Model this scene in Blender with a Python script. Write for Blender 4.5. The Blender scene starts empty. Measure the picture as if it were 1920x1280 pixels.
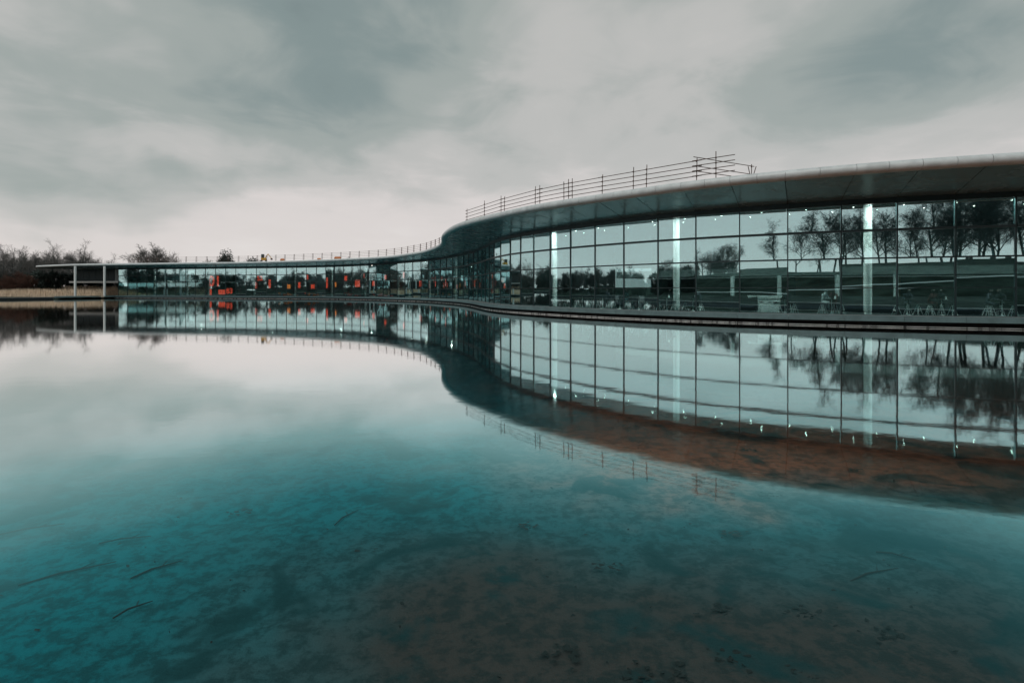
import bpy, bmesh, math, random
import numpy as np
from mathutils import Vector, Matrix
random.seed(7); rng = np.random.default_rng(7)
S = bpy.context.scene; COL = S.collection
R = math.radians

# ---------------------------------------------------------------- camera
EYE = 2.42; FPX = 940.0; YH = 543.0
cam = bpy.data.cameras.new('camera'); cam_o = bpy.data.objects.new('camera', cam); COL.objects.link(cam_o)
cam.sensor_width = 36; cam.lens = FPX / 1920 * 36; cam.shift_y = -(640 - YH) / 1920
cam.clip_end = 6000; cam.clip_start = .05
cam_o.location = (0, 0, EYE); cam_o.rotation_euler = (R(90), 0, 0)
S.camera = cam_o

# ---------------------------------------------------------------- world: overcast sky
SUN_EL, SUN_AZ = R(48), R(215)
W = bpy.data.worlds.new('World'); S.world = W; W.use_nodes = True
nt = W.node_tree; nt.nodes.clear()
class NB:
    """small node helper"""
    def __init__(s, tree): s.t = tree
    def n(s, typ, **kw):
        nd = s.t.nodes.new(typ)
        for k, v in kw.items(): setattr(nd, k, v)
        return nd
    def set(s, nd, key, v):
        if isinstance(v, bpy.types.NodeSocket): s.t.links.new(v, nd.inputs[key])
        else: nd.inputs[key].default_value = v
    def math(s, op, a, b=0.0, c=None, clamp=False):
        nd = s.n('ShaderNodeMath', operation=op, use_clamp=clamp)
        s.set(nd, 0, a); s.set(nd, 1, b)
        if c is not None: s.set(nd, 2, c)
        return nd.outputs[0]
    def vmath(s, op, a, b=None):
        nd = s.n('ShaderNodeVectorMath', operation=op)
        s.set(nd, 0, a)
        if b is not None: s.set(nd, 1, b)
        return nd
    def noise(s, vec, scale, detail=4, rough=.5, dist=0, typ='3D'):
        nd = s.n('ShaderNodeTexNoise', noise_dimensions=typ)
        if vec is not None: s.set(nd, 'Vector', vec)
        nd.inputs['Scale'].default_value = scale; nd.inputs['Detail'].default_value = detail
        nd.inputs['Roughness'].default_value = rough; nd.inputs['Distortion'].default_value = dist
        return nd
    def mix(s, fac, a, b, blend='MIX'):
        nd = s.n('ShaderNodeMix', data_type='RGBA', blend_type=blend, clamp_factor=True)
        s.set(nd, 0, fac); s.set(nd, 6, a); s.set(nd, 7, b)
        return nd.outputs[2]
    def smooth(s, v, lo, hi, a=0.0, b=1.0):
        nd = s.n('ShaderNodeMapRange', interpolation_type='SMOOTHSTEP')
        s.set(nd, 0, v); s.set(nd, 1, lo); s.set(nd, 2, hi); s.set(nd, 3, a); s.set(nd, 4, b)
        return nd.outputs[0]
    def ramp(s, v, stops):
        nd = s.n('ShaderNodeValToRGB'); s.set(nd, 0, v); e = nd.color_ramp.elements
        nd.color_ramp.interpolation = 'EASE'
        while len(e) > 1: e.remove(e[-1])
        e[0].position = stops[0][0]; e[0].color = stops[0][1]
        for p, c in stops[1:]:
            q = e.new(p); q.color = c
        return nd.outputs[0]
b = NB(nt)
tc = b.n('ShaderNodeTexCoord'); D = b.vmath('NORMALIZE', tc.outputs['Generated']).outputs[0]
sep = b.n('ShaderNodeSeparateXYZ'); b.set(sep, 0, D)
el = b.math('MAXIMUM', sep.outputs[2], 0.0)
den = b.math('ADD', el, .16)
cmb = b.n('ShaderNodeCombineXYZ')
b.set(cmb, 0, b.math('DIVIDE', sep.outputs[0], den)); b.set(cmb, 1, b.math('DIVIDE', sep.outputs[1], den))
plane = cmb.outputs[0]
n1 = b.noise(plane, .85, 5, .48, .35).outputs[0]
n2 = b.noise(plane, 2.3, 5, .55, .6).outputs[0]
# overcast: paler towards the horizon, heavier overhead, broken by soft cloud bellies
v = b.math('ADD', b.smooth(el, .0, .58, .92, .36), b.math('MULTIPLY', b.math('SUBTRACT', n1, .5), b.smooth(el, .02, .35, .12, .85)))
v = b.math('ADD', v, b.math('MULTIPLY', b.math('SUBTRACT', n2, .5), b.smooth(el, .02, .35, .06, .46)))
warp = b.vmath('SUBTRACT', b.noise(D, 3.0, 4, .55).outputs[1], (.5, .5, .5)).outputs[0]
sc_ = b.n('ShaderNodeVectorMath', operation='SCALE'); b.set(sc_, 0, warp); sc_.inputs['Scale'].default_value = .34
Dw = b.vmath('ADD', D, sc_.outputs[0]).outputs[0]
def bank(px, py, rad, amt, sy):
    """a cloud bank (or a break) standing in one direction of the sky"""
    d = Vector(((px - 960) / FPX, 1, (YH - py) / FPX)).normalized()
    q = b.vmath('SUBTRACT', Dw, tuple(d)).outputs[0]
    q = b.vmath('MULTIPLY', q, (1, 1, sy)).outputs[0]
    return b.smooth(b.vmath('LENGTH', q).outputs[1], 0.0, rad, amt, 0.0)
for a in [(430, 140, .46, -.13, 1.3), (60, 230, .36, -.13, 1.6), (60, 320, .34, -.18, 2.6), (150, 20, .20, .20, 1.4),
          (1560, 150, .40, -.08, 1.8), (1880, 80, .36, -.06, 1.2), (1180, 70, .40, .20, 1.4),
          (300, 235, .24, .18, 2.2), (660, 130, .30, -.16, 1.2), (1000, 210, .32, -.10, 2.0), (480, 330, .25, -.13, 4.0)]:
    v = b.math('ADD', v, bank(*a))
cloud = b.ramp(v, [(0.0, (.150, .190, .195, 1)), (.25, (.240, .300, .295, 1)), (.45, (.365, .405, .385, 1)),
                   (.65, (.525, .525, .505, 1)), (.85, (.720, .672, .652, 1)), (1.0, (.80, .76, .74, 1))])
sky = b.n('ShaderNodeTexSky', sky_type='NISHITA', sun_disc=False)
sky.sun_elevation = SUN_EL; sky.sun_rotation = SUN_AZ
skyc = b.mix(1.0, sky.outputs[0], (.08, .08, .08, 1), 'MULTIPLY')
bg = b.n('ShaderNodeBackground'); b.set(bg, 0, b.mix(.06, cloud, skyc)); bg.inputs[1].default_value = 1.0
out = b.n('ShaderNodeOutputWorld'); nt.links.new(bg.outputs[0], out.inputs[0])

sun = bpy.data.lights.new('sun', 'SUN'); sun.energy = 1.3; sun.angle = R(35); sun.color = (1, .97, .93)
sun_o = bpy.data.objects.new('sun', sun); COL.objects.link(sun_o)
sun_o.rotation_euler = (R(90) - SUN_EL, 0, -SUN_AZ + math.pi)
S.view_settings.view_transform = 'Standard'; S.view_settings.look = 'None'
S.view_settings.exposure = 0; S.view_settings.gamma = 1
S.cycles.use_denoising = True; S.cycles.max_bounces = 12; S.cycles.transparent_max_bounces = 32
S.cycles.glossy_bounces = 6; S.cycles.diffuse_bounces = 3; S.cycles.caustics_reflective = False; S.cycles.caustics_refractive = False
S.cycles.sample_clamp_indirect = 1.6

# ---------------------------------------------------------------- materials
def schlick(q, f0):
    """Fresnel reflectance that is the same from both sides of a face"""
    lw = q.n('ShaderNodeLayerWeight'); lw.inputs[0].default_value = .5
    return q.math('ADD', f0, q.math('MULTIPLY', q.math('POWER', lw.outputs['Facing'], 5.0), 1 - f0))
MATS = {}
def mat(name, col, rough=.6, metal=0.0, noise=0.0, nscale=8.0, bump=0.0, bscale=60.0, emit=None, spec=.5, coord='Object', dark=None):
    m = bpy.data.materials.new(name); m.use_nodes = True; t = m.node_tree; q = NB(t)
    p = t.nodes['Principled BSDF']
    p.inputs['Roughness'].default_value = rough; p.inputs['Metallic'].default_value = metal
    p.inputs['Specular IOR Level'].default_value = spec
    c = (*col, 1)
    tcx = q.n('ShaderNodeTexCoord').outputs[coord]
    if noise:
        nz = q.noise(tcx, nscale, 5, .6).outputs[0]
        dk = dark or tuple(x * (1 - noise) for x in col); lt = tuple(min(1, x * (1 + noise)) for x in col)
        cc = q.ramp(nz, [(.3, (*dk, 1)), (.7, (*lt, 1))])
        q.set(p, 'Base Color', cc)
        q.set(p, 'Roughness', q.smooth(nz, .2, .8, max(.02, rough - .08), min(1, rough + .08)))
    else: p.inputs['Base Color'].default_value = c
    if bump:
        bn = q.n('ShaderNodeBump'); bn.inputs['Strength'].default_value = bump; bn.inputs['Distance'].default_value = .02
        q.set(bn, 'Height', q.noise(tcx, bscale, 4, .6).outputs[0]); q.set(p, 'Normal', bn.outputs[0])
    if emit:
        p.inputs['Emission Color'].default_value = (*emit[0], 1); p.inputs['Emission Strength'].default_value = emit[1]
    MATS[name] = m
    return m
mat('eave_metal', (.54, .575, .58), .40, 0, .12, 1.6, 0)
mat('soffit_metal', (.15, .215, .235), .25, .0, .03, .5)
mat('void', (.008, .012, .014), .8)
mat('frame', (.022, .042, .046), .38, .3, .15, 3)
mat('frame_pale', (.35, .42, .42), .35, .6)
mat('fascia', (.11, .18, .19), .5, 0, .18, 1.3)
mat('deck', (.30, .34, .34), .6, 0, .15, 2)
mat('strip_metal', (.55, .56, .55), .3, .7, .3, 2)
mat('roof_sheet', (.5, .52, .52), .6, 0, .1, .5)
mat('white_paint', (.70, .72, .71), .45, 0, .04, 2)
mat('ceiling', (.09, .105, .105), .6, 0, .03, .5)
mat('inner_floor', (.026, .032, .032), .22, 0, .10, .7)
mat('inner_wall', (.016, .017, .017), .7, 0, .25, .35)
mat('inner_wall_warm', (.22, .09, .045), .7, 0, .2, .6)
mat('inner_wall_pale', (.34, .38, .38), .6, 0, .08, .6)
mat('gallery_wall', (.05, .06, .06), .6, 0, .12, .6)
mat('slab_white', (.075, .09, .09), .5, 0, .05, 1)
mat('panel_dark', (.03, .04, .045), .35, 0, .2, 1)
mat('lamp_lens', (.9, .9, .85), .4, emit=((1, .93, .80), 26))
mat('chrome', (.85, .88, .88), .4, .1)
mat('table_white', (.85, .88, .88), .35)
mat('black_plastic', (.012, .013, .015), .45)
mat('paper', (.85, .86, .84), .6, emit=None)
mat('counter_white', (.72, .76, .75), .4)
mat('skin', (.42, .26, .19), .55)
mat('hair', (.02, .014, .010), .6)
for i, c in enumerate([(.012, .014, .018), (.03, .035, .045), (.35, .40, .41), (.05, .02, .02), (.02, .05, .055)]):
    mat('cloth%d' % i, c, .85, 0, .2, 9, spec=.15)
mat('trouser', (.012, .014, .02), .85)
mat('sign_red_glow', (.62, .045, .03), .45, emit=((.8, .06, .03), 2.2))  # glow added so the red shows through the glass
mat('sign_orange_glow', (.75, .16, .03), .45, emit=((.9, .18, .04), 2.0))  # same added glow, in orange
mat('sign_teal', (.02, .22, .26), .45)
mat('car_orange', (.80, .16, .02), .25, spec=.6)
mat('car_green', (.30, .42, .05), .25, spec=.6)
mat('car_red', (.55, .04, .03), .25, spec=.6)
mat('car_silver', (.55, .58, .58), .25, .3)
mat('tyre', (.012, .012, .012), .8)
mat('scaffold', (.085, .048, .038), .55, .2, .35, 3)
mat('plant_yellow', (.62, .32, .03), .5, 0, .1, 4)
mat('tarp_orange', (.55, .17, .05), .7, 0, .2, 4)
mat('bark', (.060, .070, .070), .9, 0, .4, 4, spec=.1)
mat('bark_far', (.055, .066, .066), .9, 0, .3, 4)
mat('twig', (.075, .092, .094), .9, spec=.1)
mat('twig_far', (.112, .108, .102), .9, 0, .25, .6)
mat('twig_rust', (.10, .050, .036), .9, 0, .3, .6)
mat('leaf_ever', (.035, .055, .048), .7, 0, .35, 1.2)
mat('reed', (.84, .63, .47), .85, 0, .3, 1.5)
mat('grass', (.030, .042, .036), .95, 0, .45, .35, .5, 6, spec=0.0)
mat('mound_far', (.05, .055, .05), .95, 0, .3, .1)
mat('kerb_stone', (.36, .35, .33), .8, 0, .2, 1)
mat('kerb_dark', (.010, .017, .019), .7)
mat('path', (.34, .37, .37), .8, 0, .1, 1)
mat('stick', (.012, .015, .014), .9)

def glass_material():
    m = bpy.data.materials.new('glass'); m.use_nodes = True; t = m.node_tree; t.nodes.clear(); q = NB(t)
    tr = q.n('ShaderNodeBsdfTransparent'); tr.inputs[0].default_value = (.78, .96, .96, 1)
    gl = q.n('ShaderNodeBsdfGlossy'); gl.inputs['Roughness'].default_value = 0.0; gl.inputs[0].default_value = (.72, .96, .98, 1)
    # faint waviness of toughened panes
    tcx = q.n('ShaderNodeTexCoord').outputs['Object']
    bn = q.n('ShaderNodeBump'); bn.inputs['Strength'].default_value = .05; bn.inputs['Distance'].default_value = .02
    q.set(bn, 'Height', q.noise(tcx, .7, 1, .4).outputs[0]); q.set(gl, 'Normal', bn.outputs[0])
    fr = schlick(q, .04)
    fac = q.math('ADD', .48, q.math('MULTIPLY', fr, .52))
    mx = q.n('ShaderNodeMixShader'); q.set(mx, 0, fac); t.links.new(tr.outputs[0], mx.inputs[1]); t.links.new(gl.outputs[0], mx.inputs[2])
    o = q.n('ShaderNodeOutputMaterial'); t.links.new(mx.outputs[0], o.inputs[0])
    MATS['glass'] = m
glass_material()

def water_material():
    m = bpy.data.materials.new('water'); m.use_nodes = True; t = m.node_tree; t.nodes.clear(); q = NB(t)
    fr = schlick(q, .02)
    tcx = q.n('ShaderNodeTexCoord').outputs['Object']
    w1 = q.noise(q.vmath('MULTIPLY', tcx, (1, 1.6, 1)).outputs[0], 1.1, 3, .5).outputs[0]
    w2 = q.noise(tcx, 7.0, 3, .5).outputs[0]
    bn = q.n('ShaderNodeBump'); bn.inputs['Strength'].default_value = .10; bn.inputs['Distance'].default_value = .012
    q.set(bn, 'Height', q.math('ADD', w1, q.math('MULTIPLY', w2, .12)))
    rp = q.n('ShaderNodeFloatCurve'); q.set(rp, 'Value', fr); cv = rp.mapping.curves[0]
    for px_, py_ in ((.03, .015), (.07, .085), (.11, .20), (.15, .41), (.20, .64), (.28, .86)): cv.points.new(px_, py_)
    cv.points[0].location = (0, 0); cv.points[-1].location = (1, .98); rp.mapping.update()
    fac = rp.outputs[0]
    gl = q.n('ShaderNodeBsdfGlossy'); gl.inputs['Roughness'].default_value = .032
    q.set(gl, 0, q.ramp(fac, [(.05, (.17, .56, .63, 1)), (.22, (.24, .80, .88, 1)), (.45, (.42, .90, .95, 1)), (.78, (.62, .94, .97, 1)), (.92, (.88, .985, .99, 1)), (1, (1, 1, .99, 1))]))
    q.set(gl, 'Normal', bn.outputs[0])
    tr = q.n('ShaderNodeBsdfTransparent'); tr.inputs[0].default_value = (.84, .95, .95, 1)
    mx = q.n('ShaderNodeMixShader'); q.set(mx, 0, fac); t.links.new(tr.outputs[0], mx.inputs[1]); t.links.new(gl.outputs[0], mx.inputs[2])
    o = q.n('ShaderNodeOutputMaterial'); t.links.new(mx.outputs[0], o.inputs[0])
    MATS['water'] = m
water_material()

def bed_material():
    """lake bed: rust-brown silt by the building, grey mud at the near shore, teal elsewhere"""
    m = bpy.data.materials.new('lake_bed'); m.use_nodes = True; t = m.node_tree; q = NB(t); p = t.nodes['Principled BSDF']
    tcx = q.n('ShaderNodeTexCoord').outputs['Object']
    wv = q.vmath('SUBTRACT', q.noise(tcx, .45, 4, .6).outputs[1], (.5, .5, .5)).outputs[0]
    s2 = q.n('ShaderNodeVectorMath', operation='SCALE'); q.set(s2, 0, wv); s2.inputs['Scale'].default_value = 4.2
    pw = q.vmath('ADD', tcx, s2.outputs[0]).outputs[0]
    sp = q.n('ShaderNodeSeparateXYZ'); q.set(sp, 0, pw); X, Y = sp.outputs[0], sp.outputs[1]
    brown = q.math('MULTIPLY', q.smooth(Y, 6.2, 8.6), q.smooth(X, -1.2, 2.0))
    grey = q.math('MULTIPLY', q.smooth(Y, 8.0, 4.0), q.smooth(X, -4.6, -.4))
    grey = q.math('MULTIPLY', grey, q.smooth(X, 8.0, 3.6))
    teal = (.006, .180, .215, 1)  # base tone wherever brown and grey leave the bed bare
    c = q.mix(grey, teal, (.072, .060, .056, 1)); c = q.mix(brown, c, (.52, .175, .102, 1))
    fine = q.noise(q.vmath('MULTIPLY', tcx, (1.0, 1.15, 1)).outputs[0], 5.5, 10, .74).outputs[0]
    patch = q.noise(tcx, .75, 4, .55, .8).outputs[0]
    c = q.mix(q.smooth(fine, .40, .58, .60, 0), c, (.010, .030, .032, 1))
    c = q.mix(q.smooth(patch, .52, .63, 0, .80), c, (.012, .050, .055, 1))
    q.set(p, 'Base Color', c); p.inputs['Roughness'].default_value = .95; p.inputs['Specular IOR Level'].default_value = .1
    bn = q.n('ShaderNodeBump'); bn.inputs['Strength'].default_value = .6; bn.inputs['Distance'].default_value = .05
    q.set(bn, 'Height', fine); q.set(p, 'Normal', bn.outputs[0])
    MATS['lake_bed'] = m
bed_material()

# ---------------------------------------------------------------- helpers
def link(name, me, parent=None, mats=None):
    o = bpy.data.objects.new(name, me); COL.objects.link(o)
    if mats is not None and me is not None and len(me.materials) == 0:
        for k in (mats if isinstance(mats, (list, tuple)) else [mats]): me.materials.append(MATS[k])
    if parent is not None: o.parent = parent
    return o
def tag(o, label, cat, group=None):
    o['label'] = label; o['category'] = cat
    if group: o['group'] = group
    return o
def struct(o): o['kind'] = 'structure'; return o
def empty(name, loc=(0, 0, 0), rz=0.0):
    o = bpy.data.objects.new(name, None); COL.objects.link(o); o.location = loc; o.rotation_euler = (0, 0, rz); o.empty_display_size = .2
    return o
class MB:
    """collects faces for ONE mesh"""
    def __init__(s): s.v = []; s.f = []; s.mi = []
    def add(s, vs, fs, mi=0):
        k = len(s.v); s.v += [tuple(x) for x in vs]; s.f += [tuple(i + k for i in f) for f in fs]; s.mi += [mi] * len(fs)
    def prism(s, poly, z0, z1, mi=0):
        n = len(poly)
        s.add([(x, y, z0) for x, y in poly] + [(x, y, z1) for x, y in poly],
              [tuple(range(n - 1, -1, -1)), tuple(range(n, 2 * n))] + [(i, (i + 1) % n, n + (i + 1) % n, n + i) for i in range(n)], mi)
    def box(s, c, size, rz=0.0, mi=0):
        x, y, z = c; a, d, h = (k / 2 for k in size); ca, sa = math.cos(rz), math.sin(rz)
        s.prism([(x + ca * u - sa * w, y + sa * u + ca * w) for u, w in ((-a, -d), (a, -d), (a, d), (-a, d))], z - h, z + h, mi)
    def bar(s, p, q, w, d, z0, z1, mi=0):
        """box along the plan segment p-q"""
        p = Vector(p); q = Vector(q); t = (q - p).normalized(); n = Vector((-t.y, t.x)) * d / 2
        s.prism([tuple(p - n), tuple(q - n), tuple(q + n), tuple(p + n)], z0, z1, mi)
    def tube(s, a, c, r0, r1=None, n=6, mi=0, cap=True):
        a = Vector(a); c = Vector(c); r1 = r0 if r1 is None else r1
        d = (c - a).normalized(); u = d.orthogonal().normalized(); w = d.cross(u)
        vs = [a + (u * math.cos(t) + w * math.sin(t)) * r0 for t in (2 * math.pi * i / n for i in range(n))] + \
             [c + (u * math.cos(t) + w * math.sin(t)) * r1 for t in (2 * math.pi * i / n for i in range(n))]
        fs = [(i, (i + 1) % n, n + (i + 1) % n, n + i) for i in range(n)]
        if cap: fs += [tuple(range(n - 1, -1, -1)), tuple(range(n, 2 * n))]
        s.add(vs, fs, mi)
    def lathe(s, prof, n=20, c=(0, 0, 0), mi=0):
        vs = [(c[0] + r * math.cos(2 * math.pi * i / n), c[1] + r * math.sin(2 * math.pi * i / n), c[2] + z) for r, z in prof for i in range(n)]
        fs = [(j * n + i, j * n + (i + 1) % n, (j + 1) * n + (i + 1) % n, (j + 1) * n + i) for j in range(len(prof) - 1) for i in range(n)]
        fs += [tuple(range(n - 1, -1, -1)), tuple(range((len(prof) - 1) * n, len(prof) * n))]
        s.add(vs, fs, mi)
    def mesh(s, name, smooth=False):
        me = bpy.data.meshes.new(name); me.from_pydata(s.v, [], s.f)
        if any(s.mi): me.polygons.foreach_set('material_index', s.mi)
        if smooth: me.polygons.foreach_set('use_smooth', [True] * len(me.polygons))
        me.update(); return me
    def build(s, name, mats, parent=None, smooth=False): return link(name, s.mesh(name, smooth), parent, mats)
def copy_tree(o, parent=None):
    c = o.copy(); COL.objects.link(c); c.parent = parent
    for ch in o.children: copy_tree(ch, c)
    return c

# ---------------------------------------------------------------- plan curves of the building
Z_FLOOR, Z_SOFFIT, Z_EAVE, R_NOSE = .70, 8.57, 8.94, .28
GL = [(1904,359),(1790,364),(1682,369.5),(1577,375.5),(1477,382),(1387,388.5),(1304,395.5),(1233,402.5),(1170,409.5),(1116,416.3),(1070,422.5),(1032,428),(1001,433),(976.5,437),(957,441),(943,445),(930,449.5),(915,456.7),(908,461.0),(902,464.3),(890,469),(872,474.3),(850,479),(835,481.5),(820,484),(800,486.8),(770,489.2),(740,491.5),(700,494.8),(650,497),(600,498.7),(500,500.4),(420,501.2),(340,502),(240,502.9),(222,503.1)]
EV = [(1920,285.2),(1810,292),(1700,299.8),(1598,307.8),(1462,320.5),(1340,333.4),(1260,344),(1150,360.5),(1040,377),(996,384.5),(937,398),(879,412),(861,418),(849,423.5),(836,433),(831,440),(831,446),(832,448.7),(830,453),(826,457),(812,464),(790,471),(740,478.6),(700,482),(620,485.8),(560,488),(500,489.8),(440,491.3),(340,492.2),(250,493.4),(140,494.7),(72,497.6)]
def survey(l, h):
    a = np.array(l, float); p = (YH - a[:, 1]) / h
    return np.c_[(a[:, 0] - 960) / p, FPX / p]
def resample(P, step):
    d = np.r_[0, np.cumsum(np.hypot(*np.diff(P, axis=0).T))]; t = np.arange(0, d[-1] + 1e-6, step)
    return np.c_[np.interp(t, d, P[:, 0]), np.interp(t, d, P[:, 1])]
def smooth_curve(P, sig, step=.5):
    Q = resample(P, step); h = int(3 * sig / step); k = np.exp(-.5 * (np.arange(-h, h + 1) * step / sig) ** 2); k /= k.sum()
    pad = np.r_[2 * Q[0] - Q[h:0:-1], Q, 2 * Q[-1] - Q[-2:-h - 2:-1]]
    return np.c_[np.convolve(pad[:, 0], k, 'valid'), np.convolve(pad[:, 1], k, 'valid')]
def extend(P, n, step, turn):
    """carry a curve on beyond its first point on the same bend"""
    t = P[0] - P[4]; a = math.atan2(t[1], t[0]); o = [P[0]]
    for _ in range(n):
        a += turn; o.append(o[-1] + step * np.array([math.cos(a), math.sin(a)]))
    return np.r_[np.array(o[:0:-1]), P]
GC = extend(smooth_curve(survey(GL, Z_SOFFIT - EYE), 1.8), 20, 1.6, .022)
EC = extend(smooth_curve(survey(EV, Z_EAVE + 2 * R_NOSE - EYE), 1.5), 26, 1.6, .024)
# rounded west end of the roof
tip = EC[-1]; ta = math.atan2(*(EC[-1] - EC[-6])[::-1]); pts = []
for k in range(1, 15):
    ta -= R(11 if k < 9 else 4); tip = tip + 2.2 * np.array([math.cos(ta), math.sin(ta)]); pts.append(tip)
EC = np.r_[EC, np.array(pts)]
EC = smooth_curve(EC, .8)
def arclen(P): return np.r_[0, np.cumsum(np.hypot(*np.diff(P, axis=0).T))]
GA, EA = arclen(GC), arclen(EC)
def at(P, A, s): return np.array([np.interp(s, A, P[:, 0]), np.interp(s, A, P[:, 1])])
def normal(P, A, s, e=.6):
    t = at(P, A, s + e) - at(P, A, s - e); t /= np.hypot(*t); return np.array([t[1], -t[0]])   # pointing inland
# check direction: inland = away from the lake (larger y on the near wall)
SGN = 1 if normal(GC, GA, GA[-1] * .3)[1] > 0 else -1
def gin(s, off): return at(GC, GA, s) + SGN * normal(GC, GA, s) * off
def ein(s, off): return at(EC, EA, s) + SGN * normal(EC, EA, s, 1.2) * off
def s_at_x(P, A, x, lo=0.0):
    """arc length where the curve is crossed by the sight line through picture column x"""
    k = (x - 960) / FPX; f = P[:, 0] - k * P[:, 1]
    idx = np.where((f[:-1] * f[1:] <= 0) & (A[:-1] >= lo))[0]
    i = idx[0]; u = f[i] / (f[i] - f[i + 1]); return A[i] + u * (A[i + 1] - A[i])
def inside_at(x, off, lo=0.0):
    """the point `off` metres behind the glass that stands on the sight line through picture column x"""
    ss = np.arange(max(1.0, lo), GA[-1] - 1.0, .15); P = np.array([gin(q, off) for q in ss])
    f = P[:, 0] - (x - 960) / FPX * P[:, 1]; i = np.where(f[:-1] * f[1:] <= 0)[0]
    if not len(i): return gin(s_at_x(GC, GA, x, lo), off)
    return P[i[0]]
near_x = [1904, 1791, 1682, 1577, 1477, 1387, 1305, 1234, 1170, 1116, 1070, 1032, 1001, 976.5, 957]
sm = [s_at_x(GC, GA, x) for x in near_x]
MS = sorted([sm[0] - 3.15 * k for k in range(1, 9)] + sm)
MS = [s for s in MS if s > .5]
s = MS[-1]
n_left = int(round((GA[-1] - s) / 3.2)); MS += [s + (GA[-1] - s) * k / n_left for k in range(1, n_left + 1)]
MP = [at(GC, GA, q) for q in MS]
i_near = MS.index(sm[-1])

BLD = empty('lakeside_building', (float(MP[12][0]), float(MP[12][1]), 0))
tag(BLD, 'long curved glass-fronted building with a sweeping white roof edge standing in the lake', 'building')
BINV = Matrix.Translation(-Vector(BLD.location))
def part(mb, name, mats, smooth=False, parent=None):
    o = mb.build(name, mats, parent or BLD, smooth)
    if parent is None: o.matrix_parent_inverse = BINV
    return o

# panes, mullions, transoms, header, fascia
ZT = [Z_FLOOR + .02, 2.56, 4.54, 6.42, 8.22]
WALL = [(MP[i], MP[i + 1]) for i in range(len(MP) - 1)]
end = MP[-1]; wt = (MP[-1] - MP[-2]); wt /= np.hypot(*wt); back = np.array([wt[1], -wt[0]]) * SGN
RET = [(end + back * 3.1 * k, end + back * 3.1 * (k + 1)) for k in range(4)]
def pane(p, q, z0, z1):
    p = Vector(p); q = Vector(q); t = (q - p).normalized(); n = Vector((-t.y, t.x))
    mb = MB(); a, c = p + t * .03, q - t * .03; th = .012
    tilt = random.gauss(0, .0026); tw = random.gauss(0, .0022) * (q - p).length
    vs = []
    for z, k in ((z0 + .03, -1), (z1 - .03, 1)):
        for pt, kk in ((a, -1), (c, 1)):
            o = n * (tilt * k + tw * kk)
            vs += [(*(pt + o - n * th), z), (*(pt + o + n * th), z)]
    mb.add(vs, [(0, 2, 6, 4), (1, 5, 7, 3), (0, 4, 5, 1), (2, 3, 7, 6), (0, 1, 3, 2), (4, 6, 7, 5)])
    part(mb, 'pane', 'glass')
for wi, (p, q) in enumerate(WALL + RET):
    for k in range(4): pane(p, q, ZT[k], ZT[k + 1])
    t = Vector(q - p).normalized(); n = Vector((-t.y, t.x)) * (-SGN if wi < len(WALL) else 1)
    for k, (th, dp) in enumerate(((.055, .20), (.10, .26), (.15, .34))):
        mb = MB(); off = -n * .03 if False else Vector((0, 0))
        mb.bar(Vector(p) + t * .045, Vector(q) - t * .045, 0, dp, ZT[k + 1] - th / 2, ZT[k + 1] + th / 2)
        part(mb, 'transom', 'frame_pale' if k == 0 and False else 'frame')
    mb = MB(); mb.bar(Vector(p) + t * .04, Vector(q) - t * .04, 0, .16, 8.22, Z_SOFFIT - .004); part(mb, 'header', 'frame')
    mb = MB(); mb.bar(Vector(p), Vector(q), 0, .10, Z_FLOOR - .05, Z_FLOOR + .05); part(mb, 'sill', 'frame')
for p, a in [(MP[i], MS[i]) for i in range(len(MP))]:
    nn = normal(GC, GA, a); rz = math.atan2(nn[1], nn[0])
    mb = MB(); mb.box((p[0], p[1], (Z_FLOOR + Z_SOFFIT) / 2 - .02), (.17, .075, Z_SOFFIT - Z_FLOOR - .06), rz); part(mb, 'mullion', 'frame')

# deck ledge and its fascia over a dark undercroft
FA = 1.25
for i in range(len(MS) - 1):
    p, q = gin(MS[i], -FA), gin(MS[i + 1], -FA); t = Vector(q - p).normalized()
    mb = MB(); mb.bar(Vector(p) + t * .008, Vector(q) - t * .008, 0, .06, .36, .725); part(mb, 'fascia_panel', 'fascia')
    a, c = gin(MS[i], -.05), gin(MS[i + 1], -.05); p2, q2 = gin(MS[i], -FA + .03), gin(MS[i + 1], -FA + .03)
    mb = MB(); mb.prism([tuple(p2), tuple(q2), tuple(c), tuple(a)], .55, .712); part(mb, 'deck_slab', 'deck')
    p, q = gin(MS[i], -FA - .10), gin(MS[i + 1], -FA - .10); t = Vector(q - p).normalized()
    mb = MB(); mb.bar(Vector(p) + t * .03, Vector(q) - t * .03, 0, .05, .03, .085); part(mb, 'waterline_strip', 'strip_metal')  # pale metal strip along the waterline
    p, q = gin(MS[i], .25), gin(MS[i + 1], .25)
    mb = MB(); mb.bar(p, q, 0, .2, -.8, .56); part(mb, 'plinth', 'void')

# roof edge: bullnose panels, soffit panels
GRID = np.array([-.512, -.859])
def eave_for(i):
    p = MP[i]
    f = (EC[:, 0] - p[0]) * GRID[1] - (EC[:, 1] - p[1]) * GRID[0]
    idx = np.where(f[:-1] * f[1:] <= 0)[0]
    return EA[idx[0]] if len(idx) else None
i_grid = max(i for i, x in enumerate(MS) if x <= sm[9])
ES = {}
for i in range(i_grid + 1):
    e = eave_for(i)
    if e is not None: ES[i] = e
first = min(ES)
e0, g0 = ES[i_grid], MS[i_grid]
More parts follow.
